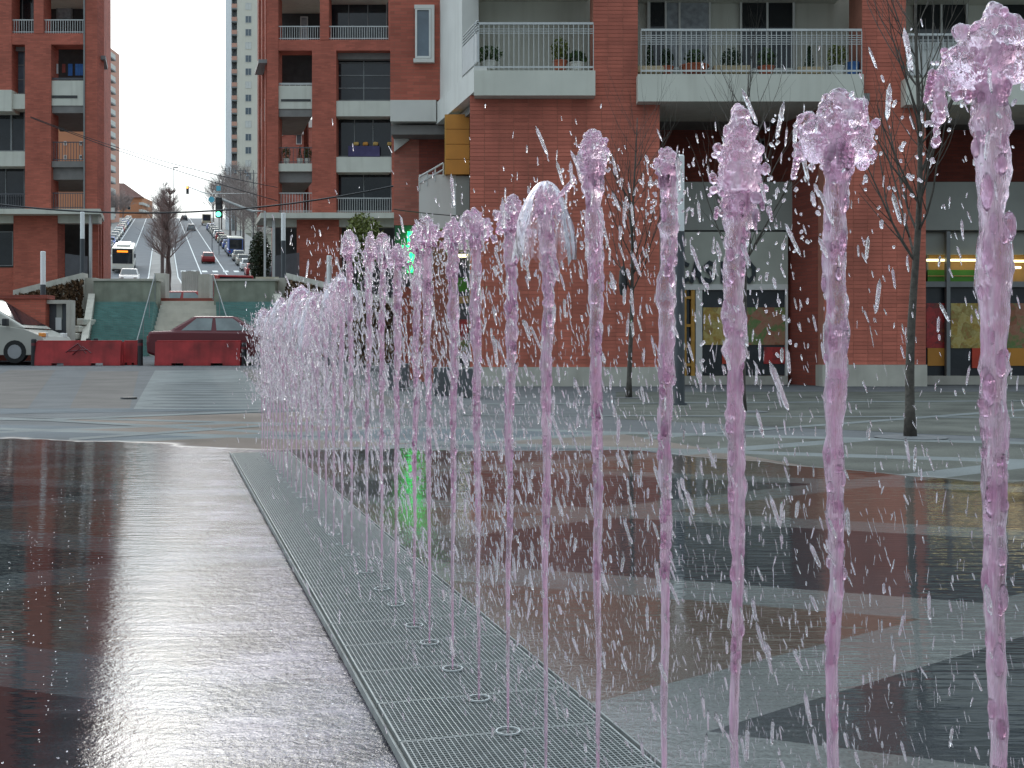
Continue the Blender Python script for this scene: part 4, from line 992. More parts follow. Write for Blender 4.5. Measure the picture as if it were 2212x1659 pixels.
MB().add(hr + [ra, rb], [(0, 1, 5, 4), (1, 2, 5), (2, 3, 4, 5), (3, 0, 4), (3, 2, 1, 0)]).build('roof', 'roof_tile', HB)
for y in (432, 446): window_row(HB, (255, 275), y, y + 7, YH - .03, 7)
for y in (437, 452): part('balcony', 'white_render', HB, 300, 309, y, y + 5, YH - 1, 6)
# ------------------------------------------------------------------ vehicles
def make_vehicle(name, label, cat, p, paintm, grp=None):
    """car pointing along +X, wheels on z=0; p: length, width, lower profile, cabin bottom/top x, belt and roof heights"""
    L, Wd = p['L'], p['W'] / 2
    t = thing(name, label, cat, (0, 0, 0), grp)
    b = MB(); pr = p['body']
    b.add([(x, s * Wd, z) for s in (-1, 1) for x, z in pr], [])
    n = len(pr); b.f = [tuple(range(n)), tuple(range(2 * n - 1, n - 1, -1))] + [(i, n + i, n + (i + 1) % n, (i + 1) % n) for i in range(n)]
    b.build('body', paintm, t, bevel=.07)
    xb0, xb1, xt0, xt1 = p['cab']; zb, zt = p['belt'], p['roof']; wb, wt = Wd - .05, Wd - p.get('tumble', .2)
    lo = [(xb0, -wb, zb), (xb1, -wb, zb), (xb1, wb, zb), (xb0, wb, zb)]; hi = [(xt0, -wt, zt), (xt1, -wt, zt), (xt1, wt, zt), (xt0, wt, zt)]
    MB().add(lo + hi, [(4, 5, 6, 7), (0, 1, 5, 4), (1, 2, 6, 5), (2, 3, 7, 6), (3, 0, 4, 7)]).build('cabin', paintm, t, bevel=.05)
    def pane(q, name='window', m_='glass_dark'):
        q = [Vector(v) for v in q]; c = sum(q, Vector()) / len(q); nn = (q[1] - q[0]).cross(q[2] - q[0]).normalized()
        if nn.dot(c - Vector(((xb0 + xb1) / 2, 0, (zb + zt) / 2))) < 0: nn = -nn
        MB().add([v + nn * .012 for v in q], [tuple(range(len(q)))]).build(name, m_, t)
    def lerp(a, c, k): return Vector(a).lerp(Vector(c), k)
    lo_, hi_ = [Vector(v) for v in lo], [Vector(v) for v in hi]
    for i, j in ((1, 2), (3, 0)):                        # windscreen, rear window
        a0, a1 = lerp(lo_[i], lo_[j], .06), lerp(lo_[i], lo_[j], .94); c0, c1 = lerp(hi_[i], hi_[j], .06), lerp(hi_[i], hi_[j], .94)
        pane([lerp(a0, c0, .1), lerp(a1, c1, .1), lerp(a1, c1, .9), lerp(a0, c0, .9)], 'windscreen' if i == 1 else 'rear_window', p.get('scr', 'glass_dark'))
    for i, j in ((0, 1), (3, 2)):
        for k0, k1 in p['side']:
            a0, a1 = lerp(lo_[i], lo_[j], k0), lerp(lo_[i], lo_[j], k1)
            c0, c1 = lerp(hi_[i], hi_[j], max(0, (k0 - .0) * 1.0)), lerp(hi_[i], hi_[j], k1)
            pane([lerp(a0, c0, .1), lerp(a1, c1, .1), lerp(a1, c1, .86), lerp(a0, c0, .86)], 'window', p.get('glass', 'glass_dark'))
    r = p.get('wr', .31)
    for x in p['wheels']:
        for s in (-1, 1):
            w = MB(); y0, y1 = s * (Wd - .18), s * (Wd + .015)
            w.tube([(x, y0, r), (x, y1, r)], r, 18); wo_ = w.build('wheel', 'tyre', t)
            MB().tube([(x, y1 - s * .02, r), (x, y1 + s * .008, r)], r * .62, 14).build('rim', 'rim', wo_)
    for s in (-1, 1):
        z = p['light']; xf, xr = pr[p['fi']][0], p.get('xr', pr[0][0])
        MB().box(xf - .12, xf + .015, s * (Wd - .3) - .13, s * (Wd - .3) + .13, z - .08, z + .08).build('headlight', 'lamp_clear', t, bevel=.02)
        MB().box(xr - .015, xr + .12, s * (Wd - .2) - .13, s * (Wd - .2) + .13, z - .06, z + .14).build('taillight', 'lamp_red', t, bevel=.02)
    MB().box(pr[0][0] - .02, pr[0][0] + .03, -.26, .26, .5, .62).build('number_plate', 'lamp_amber' if p.get('yp') else 'notice', t)
    return t
SEDAN = dict(L=4.5, W=1.74, body=[(-2.2, .3), (-2.22, .62), (-2.15, .95), (-1.3, .98), (.75, .96), (1.9, .82), (2.15, .62), (2.15, .3), (1.7, .2), (-1.9, .2)],
             cab=(-1.62, 1.12, -.85, .3), belt=.93, roof=1.41, side=((.13, .47), (.53, .9)), wheels=(-1.35, 1.32), light=.68, fi=6, glass='glass_pale', scr='glass_pale')
HATCH = dict(L=3.9, W=1.68, body=[(-1.9, .3), (-1.95, .65), (-1.85, .98), (.6, .96), (1.6, .84), (1.88, .62), (1.88, .3), (1.5, .2), (-1.6, .2)],
             cab=(-1.86, 1.05, -1.35, .2), belt=.93, roof=1.45, side=((.1, .48), (.54, .88)), wheels=(-1.2, 1.2), light=.68, fi=5)
VAN = dict(L=4.8, W=1.9, body=[(-2.4, .3), (-2.42, 1.1), (-2.4, 1.12), (1.0, 1.1), (1.75, 1.02), (2.3, .8), (2.42, .6), (2.42, .32), (2.2, .24), (-2.3, .24)],
           cab=(-2.4, 1.78, -2.34, .28), belt=1.05, roof=1.95, side=((.58, .86),), wheels=(-1.55, 1.5), light=.84, fi=5, wr=.34, tumble=.16)
TRUCK = dict(L=6, W=2.1, body=[(-2.8, .45), (-2.8, 1.0), (2.0, 1.0), (2.8, .9), (2.9, .4), (-2.5, .4)], cab=(-2.8, 2.3, -2.8, 1.9), belt=.95, roof=2.7, side=((.8, .96),), wheels=(-1.8, 1.9), light=.7, fi=3, tumble=.06, wr=.38)
def place(t, loc, head, pitch=0):
    f = Vector(head).normalized(); l = Vector((0, 0, 1)).cross(f).normalized(); u = f.cross(l)
    t.matrix_world = Matrix.Translation(loc) @ Matrix((f, l, u)).transposed().to_4x4()
c = make_vehicle('sedan_car', 'maroon sedan parked behind the right red barrier', 'car', SEDAN, 'paint_maroon')
place(c, (GX(492, 34.2), 34.2, plaza_z(GX(492, 34.2), 34.2) + .02), (1, .06, 0))
c = make_vehicle('white_van', 'silver white van parked at the left edge behind a red barrier', 'van', VAN, 'paint_silver')
place(c, (GX(-40, 34.2), 34.2, plaza_z(GX(-40, 34.2), 34.2) + .03), (1, -.04, 0))
MB().box(1.2, 1.34, -1.16, -.96, 1.1, 1.32).build('wing_mirror', 'black_plastic', c, bevel=.03)
MB().box(2.2, 2.34, -.95, -.72, .78, .9).build('indicator', 'lamp_amber', c, bevel=.02)
c = make_vehicle('sedan_car', 'dark red sedan on the cross street above the stairway', 'car', SEDAN, 'paint_red')
place(c, (GX(392, 46.5), 46.5, 1.94), (-1, .03, 0))
road_dir = Vector((-.3111, 1, .16)); low_dir = Vector((-.3111, 1, .0935))
h0 = make_vehicle('hatchback_car', 'dark red hatchback climbing the right carriageway', 'car', HATCH, 'paint_red'); place(h0, bp_(5.2, 152, .01), road_dir)
def car_copy(src, label, loc, head, pm, grp=None, name=None):
    c = copy_tree(src); c['label'] = label; c.name = name or src.name.split('.')[0]
    if grp: c['group'] = grp
    for ch in c.children:
        if ch.name.split('.')[0] in ('body', 'cabin'):
            ch.material_slots[0].link = 'OBJECT'; ch.material_slots[0].material = MATS[pm]
    place(c, loc, head); return c
car_copy(h0, 'green grey hatchback near the crest in the right carriageway', bp_(5.3, 243, .01), road_dir, 'paint_grey')
car_copy(h0, 'dark car on the crest of the right carriageway', bp_(4.9, 300, .01), road_dir, 'paint_dark')
car_copy(h0, 'pale car coming down the left carriageway in front of the bus', bp_(-7.0, 106, .01), -low_dir, 'paint_white')
car_copy(h0, 'small white car beside the median of the left carriageway', bp_(-3.9, 100, .01), -low_dir, 'paint_white')
pm = ['paint_grey', 'paint_white', 'paint_dark', 'paint_silver', 'paint_red', 'paint_blue', 'paint_silver', 'paint_beige']
num = ['first', 'second', 'third', 'fourth', 'fifth', 'sixth', 'seventh', 'eighth', 'ninth', 'tenth', 'eleventh', 'twelfth', 'thirteenth', 'fourteenth', 'fifteenth', 'sixteenth', 'seventeenth', 'eighteenth', 'nineteenth', 'twentieth']
for i in range(16):
    Y = 152 + i * 9.4
    car_copy(h0, '%s parked car from below in the left kerb row' % num[i], bp_(-9.7, Y, .01), -road_dir, pm[(i * 3 + 1) % 8], 'cars parked along the left kerb')
for i in range(16):
    Y = 116 + i * 8 + (10 if i > 5 else 0)
    car_copy(h0, '%s parked car from below in the right kerb row' % num[i], bp_(9.6, Y, .01), low_dir if Y < 130 else road_dir, pm[(i * 5 + 2) % 8], 'cars parked along the right kerb')
tr = make_vehicle('box_truck', 'blue box truck with a pale roof parked at the right kerb', 'truck', TRUCK, 'paint_blue'); place(tr, bp_(9.7, 166, .01), road_dir)
MB().box(-2.82, 1.9, -1.06, 1.06, 2.6, 2.78).build('roof_cap', 'paint_bus', tr, bevel=.04)
van0 = make_vehicle('parked_van', 'large cream van parked at the crest of the right kerb', 'van', TRUCK, 'paint_beige'); place(van0, bp_(9.7, 272, .01), road_dir)
v2 = make_vehicle('parked_van', 'red van parked on the street behind the right cascade', 'van', VAN, 'paint_red'); place(v2, (GX(483, 52), 52, 2.5), (-.5, 1, .08))
# bus
bu = thing('city_bus', 'white city bus with an orange display coming down the left carriageway', 'bus', (0, 0, 0))
MB().box(-6, 6, -1.25, 1.25, .35, 3.0).build('body', 'paint_bus', bu, bevel=.12)
MB().box(5.97, 6.03, -1.14, 1.14, 1.15, 2.35).build('windscreen', 'glass_dark', bu, bevel=.02); MB().box(5.98, 6.035, -1.14, 1.14, 2.36, 2.92).build('header', 'black_plastic', bu, bevel=.02)
MB().box(6.036, 6.05, -.62, .62, 2.5, 2.72).build('destination_display', 'display', bu); MB().box(-4, 3, -.8, .8, 3.0, 3.28).build('roof_unit', 'paint_white', bu, bevel=.08)
for s in (-1, 1):
    MB().box(5.95, 6.04, s * .9 - .16, s * .9 + .16, .62, .82).build('headlight', 'lamp_clear', bu, bevel=.02); MB().box(-5.6, 5.6, s * 1.252 - .01, s * 1.252 + .01, 1.3, 2.5).build('side_window', 'glass_dark', bu)
    MB().box(6.0, 6.2, s * 1.42 - .09, s * 1.42 + .09, 1.9, 2.4).build('mirror', 'black_plastic', bu, bevel=.03)
    for x in (-3.2, 3.3): MB().tube([(x, s * 1.0, .48), (x, s * 1.27, .48)], .48, 18).build('wheel', 'tyre', bu)
MB().box(5.98, 6.04, -1.2, 1.2, .36, .5).build('bumper', 'black_plastic', bu)
place(bu, bp_(-5.75, 141, .02), -road_dir)
# ------------------------------------------------------------------ barriers and bollards
def barrier(label, x0, x1, Y, y0, yb):
    X0, X1 = GX(x0, Y), GX(x1, Y); zb = plaza_z((X0 + X1) / 2, Y) + .005; zt = GZ(y0, Y); h = zt - zb; Lb = X1 - X0
    t = thing('road_barrier', label, 'barrier', ((X0 + X1) / 2, Y, zb), 'red plastic road barriers')
    b = MB(); wb, wm, wt = .24, .13, .09
    sec = [(-.19, .0), (-.185, .12 * h), (-.15, .5 * h), (-.11, h), (.11, h), (.15, .5 * h), (.185, .12 * h), (.19, 0)]
    # foot notches: three feet along the length
    xs_ = [0, .2, .2, .34, .34, .66, .66, .8, .8, 1]; lift = [0, 0, 1, 1, 0, 0, 1, 1, 0, 0]
    k = len(sec)
    for u, l in zip(xs_, lift):
        for i, (y, z) in enumerate(sec): b.v.append((X0 + Lb * u, Y + y, zb + (z if z > 0 else .1 * h * l)))
    for q in range(len(xs_) - 1):
        for i in range(k): b.f.append((q * k + i, q * k + (i + 1) % k, (q + 1) * k + (i + 1) % k, (q + 1) * k + i))
    b.f += [tuple(range(k - 1, -1, -1)), tuple((len(xs_) - 1) * k + i for i in range(k))]
    b.build('shell', 'barrier', t)
    MB().box(X0 + .02, X1 - .02, Y - .05, Y + .05, zt - .004, zt + .035).build('top_rib', 'barrier', t, bevel=.01)
    MB().tube([(X1 + .0, Y, zb + .05), (X1, Y, zt - .05)], .035, 8).build('connector', 'barrier', t)
    if x0 < 200:
        g = MB()
        for a_, c_ in (((.36, .55), (.5, .92)), ((.5, .92), (.6, .5)), ((.38, .6), (.62, .66)), ((.44, .45), (.52, .7)), ((.55, .8), (.66, .52))):
            p0, p1 = [Vector((X0 + Lb * u, Y - .166 + (v - .42) * .08, zb + h * v)) for u, v in (a_, c_)]
            g.tube([p0, p1], .014, 4)
        g.build('graffiti', 'paint_maroon', t)
barrier('long red plastic barrier in front of the silver van', 80, 264, 33, 738, 796)
barrier('short red plastic barrier set back behind the black bollard', 268, 300, 33.6, 738, 793)
barrier('long red plastic barrier in front of the maroon sedan', 338, 521, 33, 738, 796)
for x, yt, lab in ((303, 732, 'black bollard at the right end of the left barriers'), (73, 732, 'black bollard at the left end of the left barrier'), (527, 740, 'black bollard at the right end of the right barrier'), (191, 731, 'left one of two small bollards in front of the left cascade'), (207, 731, 'right one of two small bollards in front of the left cascade')):
    Y = 32.9 if x not in (191, 207) else 36.2; base = Vector((GX(x, Y), Y, plaza_z(GX(x, Y), Y))); hh = GZ(yt, Y) - base.z
    t = thing('bollard', lab, 'bollard', tuple(base), 'black bollards')
    MB().lathe([(.075, 0), (.075, hh - .03), (.06, hh), (0, hh)], base, 14).build('post', 'black_plastic', t)
    MB().lathe([(.0765, hh - .2), (.0765, hh - .12)], base, 14).build('band', 'paint_maroon', t)
tag(MB().lathe([(0, .03), (.12, .03), (.13, 0)], hit(278, 862), 14).build('ground_light', 'black_plastic', None, tuple(hit(278, 862))), 'small dark disc set in the paving left of the striped field', 'ground light')
# dark granite benches behind the jets
for x0, x1, y0, y1, lab in ((936, 985, 793, 856, 'dark granite block seat left of its pair behind the jets'), (988, 1032, 795, 860, 'dark granite block seat right of its pair behind the jets'), (836, 880, 785, 838, 'dark granite block seat nearest the pharmacy')):
    Y = 1701 / (y1 - 769.) if x0 > 900 else 22; z0_ = 0 if x0 > 900 else GZ(y1, 22)
    tag(MB().box(GX(x0, Y), GX(x1, Y), Y, Y + .5, max(0, z0_), GZ(y0, Y)).build('granite_seat', 'granite', None, (GX(x0, Y), Y, max(0, z0_)), bevel=.02), lab, 'seat', 'granite seats')
# ------------------------------------------------------------------ wires, signals, street lamps
def cable(label, pts, Y, r):
    v = [P(x, y, Yy) for (x, y), Yy in zip(pts, Y)]
    tag(MB().tube([p - v[0] + v[0] for p in v], r, 5).build('overhead_cable', 'black_plastic', None, tuple(v[0])), label, 'cable', 'overhead cables')
def sag(a, b_, s, n=16): return [(a[0] + (b_[0] - a[0]) * i / n, a[1] + (b_[1] - a[1]) * i / n + s * 4 * (i / n) * (1 - i / n)) for i in range(n + 1)]
cable('upper thin cable dropping from the left block to the tower trees', sag((66, 252), (600, 405), 14), [58.5] * 17, .02)
cable('lower thin cable crossing the sky below the upper one', sag((66, 254), (600, 434), 8), [58.7] * 17, .022)
cable('thick black cable slung low across the boulevard', sag((-30, 438), (850, 402), 38), [50] * 17, .04)
cable('short cable with a fitting before the white mezzanine wall', sag((850, 452), (1015, 468), 2), [27] * 17, .012)
def signal(label, x, y, Y, arm_x, arm_y, base, lit, up):
    p = P(x, y, Y); t = thing('traffic_light', label, 'traffic light', tuple(base))
    a = P(arm_x, arm_y, Y)
    MB().tube([base, Vector((base.x, base.y, a.z)), a, Vector((p.x, p.y, p.z + .5))], .06, 6).build('mast', 'rail', t)
    MB().box(p.x - .17, p.x + .17, p.y - .1, p.y + .15, p.z - .5, p.z + .55).build('housing', 'black_plastic', t, bevel=.04)
    for i, dz in enumerate((.36, 0, -.34)):
        on = i == lit
        MB().tube([(p.x, p.y - .13, p.z + dz), (p.x, p.y - .1, p.z + dz)], .13, 14).build('lens', ('light_amber', 'light_amber', 'light_green')[i] if on else 'dark_wall', t)
signal('traffic light showing green on an arm from the right block', 473, 449, 58, 545, 456, Vector((GX(572, 58), 58, 2.5)), 2, 0)
signal('traffic light showing amber on a long arm near the crest', 405, 411, 150, 445, 418, bp_(9, 150) + Vector((2, 0, 0)), 0, 0)
def street_lamp(label, o, Y, h, heads=2):
    base = bp_(o, Y); t = thing('street_lamp', label, 'street lamp', tuple(base), 'street lamps on the right pavement')
    MB().tube([base, base + Vector((0, 0, h))], [.09, .05], 6).build('pole', 'pole_dark', t)
    MB().tube([base + Vector((-.8, 0, h - .4)), base + Vector((.8, 0, h - .4))], .035, 4).build('arm', 'pole_dark', t)
    for s in (-.8, .8): MB().lathe([(0, .1), (.06, 0), (.12, -.3), (.3, -.5), (.0, -.5)], base + Vector((s, 0, h - .3)), 10).build('lamp_head', 'pole_dark', t)
for i, (o, Y, h) in enumerate(((11.2, 150, 12.5), (11.2, 175, 13), (11.3, 205, 13.5), (11.2, 240, 11))): street_lamp('twin headed dark street lamp, %s up the right pavement' % num[i], o, Y, h)
ml = thing('mast_lamp', 'tall thin lamp mast beside the median trees', 'street lamp', tuple(bp_(3.0 - 1.6, 230))); q = bp_(1.4, 230)
MB().tube([q, q + Vector((0, 0, 13.5))], .08, 6).build('pole', 'pole_dark', ml); MB().box(q.x - .1, q.x + .9, q.y - .15, q.y + .15, q.z + 13.4, q.z + 13.6).build('lamp_head', 'pole_dark', ml)
for lab, x, y, w, rnd in (('round pale blue street sign by the lamp posts', 457, 431, 13, True), ('square pale blue street sign above the round one', 472, 407, 9, False)):
    Y = 168; p = P(x, y, Y); s = w / F * Y / 2; base = Vector((p.x + .05, Y + .1, road_z(Y)))
    t = thing('street_sign', lab, 'sign', tuple(base)); MB().tube([base, Vector((base.x, base.y, p.z + s))], .06, 5).build('pole', 'pole_dark', t)
    (MB().tube([(p.x, Y - .05, p.z), (p.x, Y, p.z)], s, 20) if rnd else MB().box(p.x - s, p.x + s, Y - .05, Y, p.z - s * 1.2, p.z + s * 1.2)).build('plate', 'sign_blue', t)
sg = thing('road_sign', 'white backed road sign on an arm before the left trees', 'sign', tuple(bp_(-12, 190))); q = bp_(-12, 190)
MB().tube([q, q + Vector((0, 0, 6)), q + Vector((2.6, 0, 6))], .07, 5).build('pole', 'rail', sg); MB().box(q.x + 2.3, q.x + 3.0, q.y - .08, q.y, q.z + 4.4, q.z + 6.4).build('plate', 'white_render', sg)
# ------------------------------------------------------------------ fountain: grate, nozzles, jets, drops
ax = Vector((-.299, 1, 0)).normalized(); lt = Vector((ax.y, -ax.x, 0)); NZ0 = Vector((-.006, 2.0, 0))
def axp(Y): return Vector((-.006 - .299 * (Y - 2.0), Y, 0))
GW0, GW1 = -.192, .188
gr = thing('fountain_grate', 'long steel grating strip under the row of water jets', 'grating', tuple(axp(.5)))
def strip(name, l0, l1, Ya, Yb, z0, z1, m_, parent):
    a, b_ = axp(Ya), axp(Yb); q = [a + lt * l0, a + lt * l1, b_ + lt * l1, b_ + lt * l0]
    return MB().add([Vector((p.x, p.y, z0)) for p in q] + [Vector((p.x, p.y, z1)) for p in q], [(0, 3, 2, 1), (4, 5, 6, 7), (0, 1, 5, 4), (1, 2, 6, 5), (2, 3, 7, 6), (3, 0, 4, 7)]).build(name, m_, parent)
strip('channel_bed', GW0 - .01, GW1 + .01, .5, 7.95, .0125, .0165, 'channel', gr)
for s0, s1 in ((GW0 - .014, GW0 - .0105), (GW1 + .0105, GW1 + .014)): strip('edge_angle', s0, s1, .5, 7.95, .0125, .0292, 'channel', gr)
pl = .2255; pm_ = MB(); w_ = .0008
nb = 40
for i in range(nb + 1):
    x = GW0 + (GW1 - GW0) * i / nb; ww = w_ * (2.2 if i in (0, nb) else 1)
    pm_.box(x - ww, x + ww, .003, pl - .003, .018, .029)
for i in range(23):
    y = .003 + (pl - .006) * i / 22; ww = .0006 if 0 < i < 22 else .0012
    pm_.box(GW0, GW1, y - ww * 1.2, y + ww * 1.2, .0185, .0288)
g0 = pm_.build('grating_panel', 'grate', None); g0.parent = gr
ang = math.atan2(ax.y, ax.x) - math.pi / 2; nz_ = 34; st0 = axp(.5)
npan = int((7.93 - .5) / (pl * ax.y))
for i in range(npan):
    o = g0 if i == 0 else g0.copy()
    if i: COL.objects.link(o); o.parent = gr
    o.rotation_euler = (0, 0, ang); o.location = ax * (i * pl)
# jets
JX = [(2155, 25, 215, 165, 'mush'), (1800, 205, 190, 150, 'mush'), (1590, 232, 122, 240, 'cone'), (1437, 330, 60, 66, 'bulb'), (1293, 290, 78, 112, 'bulb'), (1180, 398, 62, 70, 'bell'),
      (1098, 425, 74, 78, 'mush'), (1035, 455, 82, 62, 'mush'), (978, 475, 54, 60, 'mush'), (928, 468, 58, 64, 'mush'), (895, 487, 46, 60, 'mush'), (855, 530, 52, 46, 'mush'), (825, 507, 36, 54, 'bulb'), (792, 503, 34, 60, 'cone'), (760, 500, 38, 62, 'bulb')]
jets = [(.847 / (x - 379.) * 1701, GZ(t, .847 / (x - 379.) * 1701), w, h, k) for x, t, w, h, k in JX]
u = 2.22e-3
while u < 4.45e-3:
    u += .128e-3; Y = 1701 * u
    jets.append((Y, R(.93, 1.04) , R(46, 70), R(40, 60), 'bell' if random.random() < .75 else 'mush'))
ordn = ['nearest', 'second', 'third', 'fourth', 'fifth', 'sixth', 'seventh', 'eighth', 'ninth', 'tenth', 'eleventh', 'twelfth', 'thirteenth', 'fourteenth', 'fifteenth', 'sixteenth', 'seventeenth', 'eighteenth', 'nineteenth', 'twentieth', 'twenty-first', 'twenty-second', 'twenty-third', 'twenty-fourth', 'twenty-fifth', 'twenty-sixth', 'twenty-seventh', 'twenty-eighth', 'twenty-ninth', 'thirtieth', 'thirty-first', 'thirty-second', 'thirty-third', 'thirty-fourth']
desc = {'mush': 'pink water jet with a ragged mushroom head', 'cone': 'pink water jet with a tall pointed head', 'bulb': 'pink water jet with a small rounded head', 'bell': 'pink water jet opening into a clear bell'}
ICO = bmesh.new(); bmesh.ops.create_icosphere(ICO, subdivisions=2, radius=1); ICO.verts.ensure_lookup_table()
IV = [v.co.copy() for v in ICO.verts]; IF = [[v.index for v in f.verts] for f in ICO.faces]; ICO.free()
def ball(b, c, r, sz=1.0, tilt=None):
    k = len(b.v)
    for v in IV:
        q = Vector((v.x * r, v.y * r, v.z * r * sz))
        if tilt: q = tilt @ q
        b.v.append((c[0] + q.x, c[1] + q.y, c[2] + q.z))
    b.f += [(f[0] + k, f[1] + k, f[2] + k) for f in IF]
drops = MB()
OCT = [(1, 0, 0), (0, 1, 0), (-1, 0, 0), (0, -1, 0)]
def drop(c, r, ln, d):
    """elongated falling drop: two rings and two tips along direction d"""
    d = d.normalized(); u_ = d.orthogonal().normalized(); w = d.cross(u_); k = len(drops.v)
    drops.v.append(tuple(c + d * ln))
    for f_, rr in ((.72, .78), (-.6, 1.0)):
        for j in range(5):
            a = j * 1.2566; drops.v.append(tuple(c + d * (ln * f_) + (u_ * math.cos(a) + w * math.sin(a)) * r * rr))
    drops.v.append(tuple(c - d * ln))
    for j in range(5):
        j2 = (j + 1) % 5
        drops.f += [(k, k + 1 + j, k + 1 + j2), (k + 1 + j, k + 6 + j, k + 6 + j2, k + 1 + j2), (k + 6 + j, k + 11, k + 6 + j2)]
for q, (Y, top, wpx, hpx, kind) in enumerate(jets):
    base = axp(Y); base.z = .03; mpp = Y / F; far = q > 14
    w, h = wpx * mpp * 1.16, hpx * mpp * 1.06; top += .006
    if far: w, h = R(.05, .085), R(.05, .09)
    t = thing('water_jet', '%s, %s jet from the camera' % (desc[kind], ordn[q]), 'water jet', tuple(base), 'pink water jets along the grate')
    # nozzle ring
    MB().lathe([(.0195, 0), (.0195, .003), (.0225, .003), (.0225, 0)], base + Vector((0, 0, .0005)), 20).build('nozzle', 'nozzle', t)
    # column
    b = MB(); zt = top - (h * .55 if kind != 'cone' else h * .75); nr = 150 if q < 8 else (90 if not far else 50); ns = 14 if q < 8 else 9; sd = q * 7.3
    lean_x = R(-.012, .012); cz = {}
    def centre(k): return Vector((lean_x * k * k + .004 * k * noise.noise((sd, k * 6, 1)) * 2.2, .004 * k * noise.noise((sd, k * 6, 9)) * 2, k * (zt - base.z)))
    rmax = .0106 if q < 3 else .0102
    for i in range(nr + 1):
        k = i / nr; c_ = base + centre(k)
        lump = 1 + (.3 if q < 2 else .5) * k * noise.noise((sd, k * 19, 4)) + (.5 if q < 2 else .65) * k * max(0, noise.noise((sd + 5, k * 41, 2)))
        rr = (.0022 + (rmax - .0022) * min(1, k * 1.15) ** 1.25) * max(.3, lump)
        for j in range(ns):
            a = 2 * math.pi * j / ns
            r2 = rr * (1 + .42 * min(1, k * 1.6) * noise.noise((math.cos(a) * 1.6 + sd, math.sin(a) * 1.6, k * 42)) + .22 * k * noise.noise((math.cos(a) * 3 + sd, math.sin(a) * 3, k * 120)))
            b.v.append((c_.x + r2 * math.cos(a), c_.y + r2 * math.sin(a), c_.z))
    for i in range(nr):
        for j in range(ns): b.f.append((i * ns + j, i * ns + (j + 1) % ns, (i + 1) * ns + (j + 1) % ns, (i + 1) * ns + j))
    b.f.append(tuple(range(ns - 1, -1, -1))); b.f.append(tuple(nr * ns + j for j in range(ns)))
    b.build('column', 'water_column', t, smooth=True)
    tp = base + centre(1.0); tp.z = 0
    # head: a clump of blobs fused by a voxel remesh
    b = MB()
    def prof(s):                                   # half width as a fraction of w/2, s: 0 top .. 1 bottom
        if kind == 'cone': return .25 + .75 * math.sin(min(1, s * 1.05) * 1.9) ** .9 if s < .8 else 1 - (s - .8) * 2.6
        if kind == 'bulb': return math.sin(math.pi * (s * .8 + .12)) ** .7
        return min(1, (s * 1.9) ** .6) if s < .62 else 1 - (s - .62) * .35
    nb_ = 110 if not far else 34
    lean2 = R(-.12, .12)
    hollow = kind in ('mush', 'bell')
    for i in range(nb_):
        s = random.random() ** .85; a = R(0, 6.283); pr_ = prof(s) * w / 2
        rad_ = w * R(.035, .095) * (1.15 if s < .5 else .8)
        rr = pr_ * (R(.55, .95) if (hollow and s > .5) else math.sqrt(R(0, .9)))
        rr = max(0, rr - rad_ * .5)
        c_ = Vector((tp.x + rr * math.cos(a) + lean2 * w * s * .5, tp.y + rr * math.sin(a), top - rad_ - s * (h - rad_)))
        ball(b, c_, rad_, R(.8, 1.4))
    for i in range(7):
        s = .08 + .55 * i / 6; rb_ = prof(s) * w * .36
        ball(b, (tp.x + lean2 * w * s * .5, tp.y, top - s * h - .1 * w), rb_, .55 if kind != 'cone' else .9)
    for i in range(12 if not far else 5):              # core down to the column
        s = i / (11 if not far else 4); ball(b, (tp.x, tp.y, top - w * .24 - s * h * .7), w * (.12 if kind != 'bulb' else .17) + .002, 1.3)
    cl = MB()
    for i in range(9 if not far else 4):               # hanging fringes
        a = R(0, 6.283); pr_ = w / 2 * R(.7, .95); ln = int(R(2, 6)); z = top - h * R(.85, 1.0)
        if kind == 'bulb': pr_ *= .5
        for k in range(ln): ball(cl, (tp.x + pr_ * math.cos(a) * (1 + .03 * k) + lean2 * w * .5, tp.y + pr_ * math.sin(a), z - k * w * .05), w * .045 * (1 - .1 * k), 1.5)
    for i in range(60 if not far else 8):              # clots clinging to the column
        k = R(.3, 1) ** .8; c_ = base + centre(k); a = R(0, 6.283); ro = rmax * R(.5, 1.15) * k
        ball(cl, (c_.x + ro * math.cos(a), c_.y + ro * math.sin(a), c_.z), R(.0022, .0052) * (.5 + .6 * k), R(1.2, 3.2))
    if q in (0, 4):                                    # long side tail of the first and fifth heads
        a = tp + Vector((-w * .45, 0, top - h * .9)); e_ = tp + Vector((-w * (.5 if q == 0 else .95), 0, top - h * (1.75 if q == 0 else 1.35)))
        for k in range(26): ball(b, a.lerp(e_, k / 25), w * (.07 - .0018 * k) * R(.7, 1.2), 1.3)
    oc = cl.build('clots', 'water_cap', t, smooth=True); oc['kind'] = 'stuff'
    o = b.build('head', 'water_cap', t, smooth=True)
    rm = o.modifiers.new('remesh', 'REMESH'); rm.mode = 'VOXEL'; rm.voxel_size = max(.0009, w / (64 if not far else 28)); rm.use_smooth_shade = True
    dt = bpy.data.textures.new('water_ripple', 'CLOUDS'); dt.noise_scale = max(.004, w * .13); dt.noise_depth = 2
    dm = o.modifiers.new('ripple', 'DISPLACE'); dm.texture = dt; dm.strength = w * .11; dm.mid_level = .5; dm.texture_coords = 'GLOBAL'
    smd = o.modifiers.new('smooth', 'SMOOTH'); smd.factor = .5; smd.iterations = 3
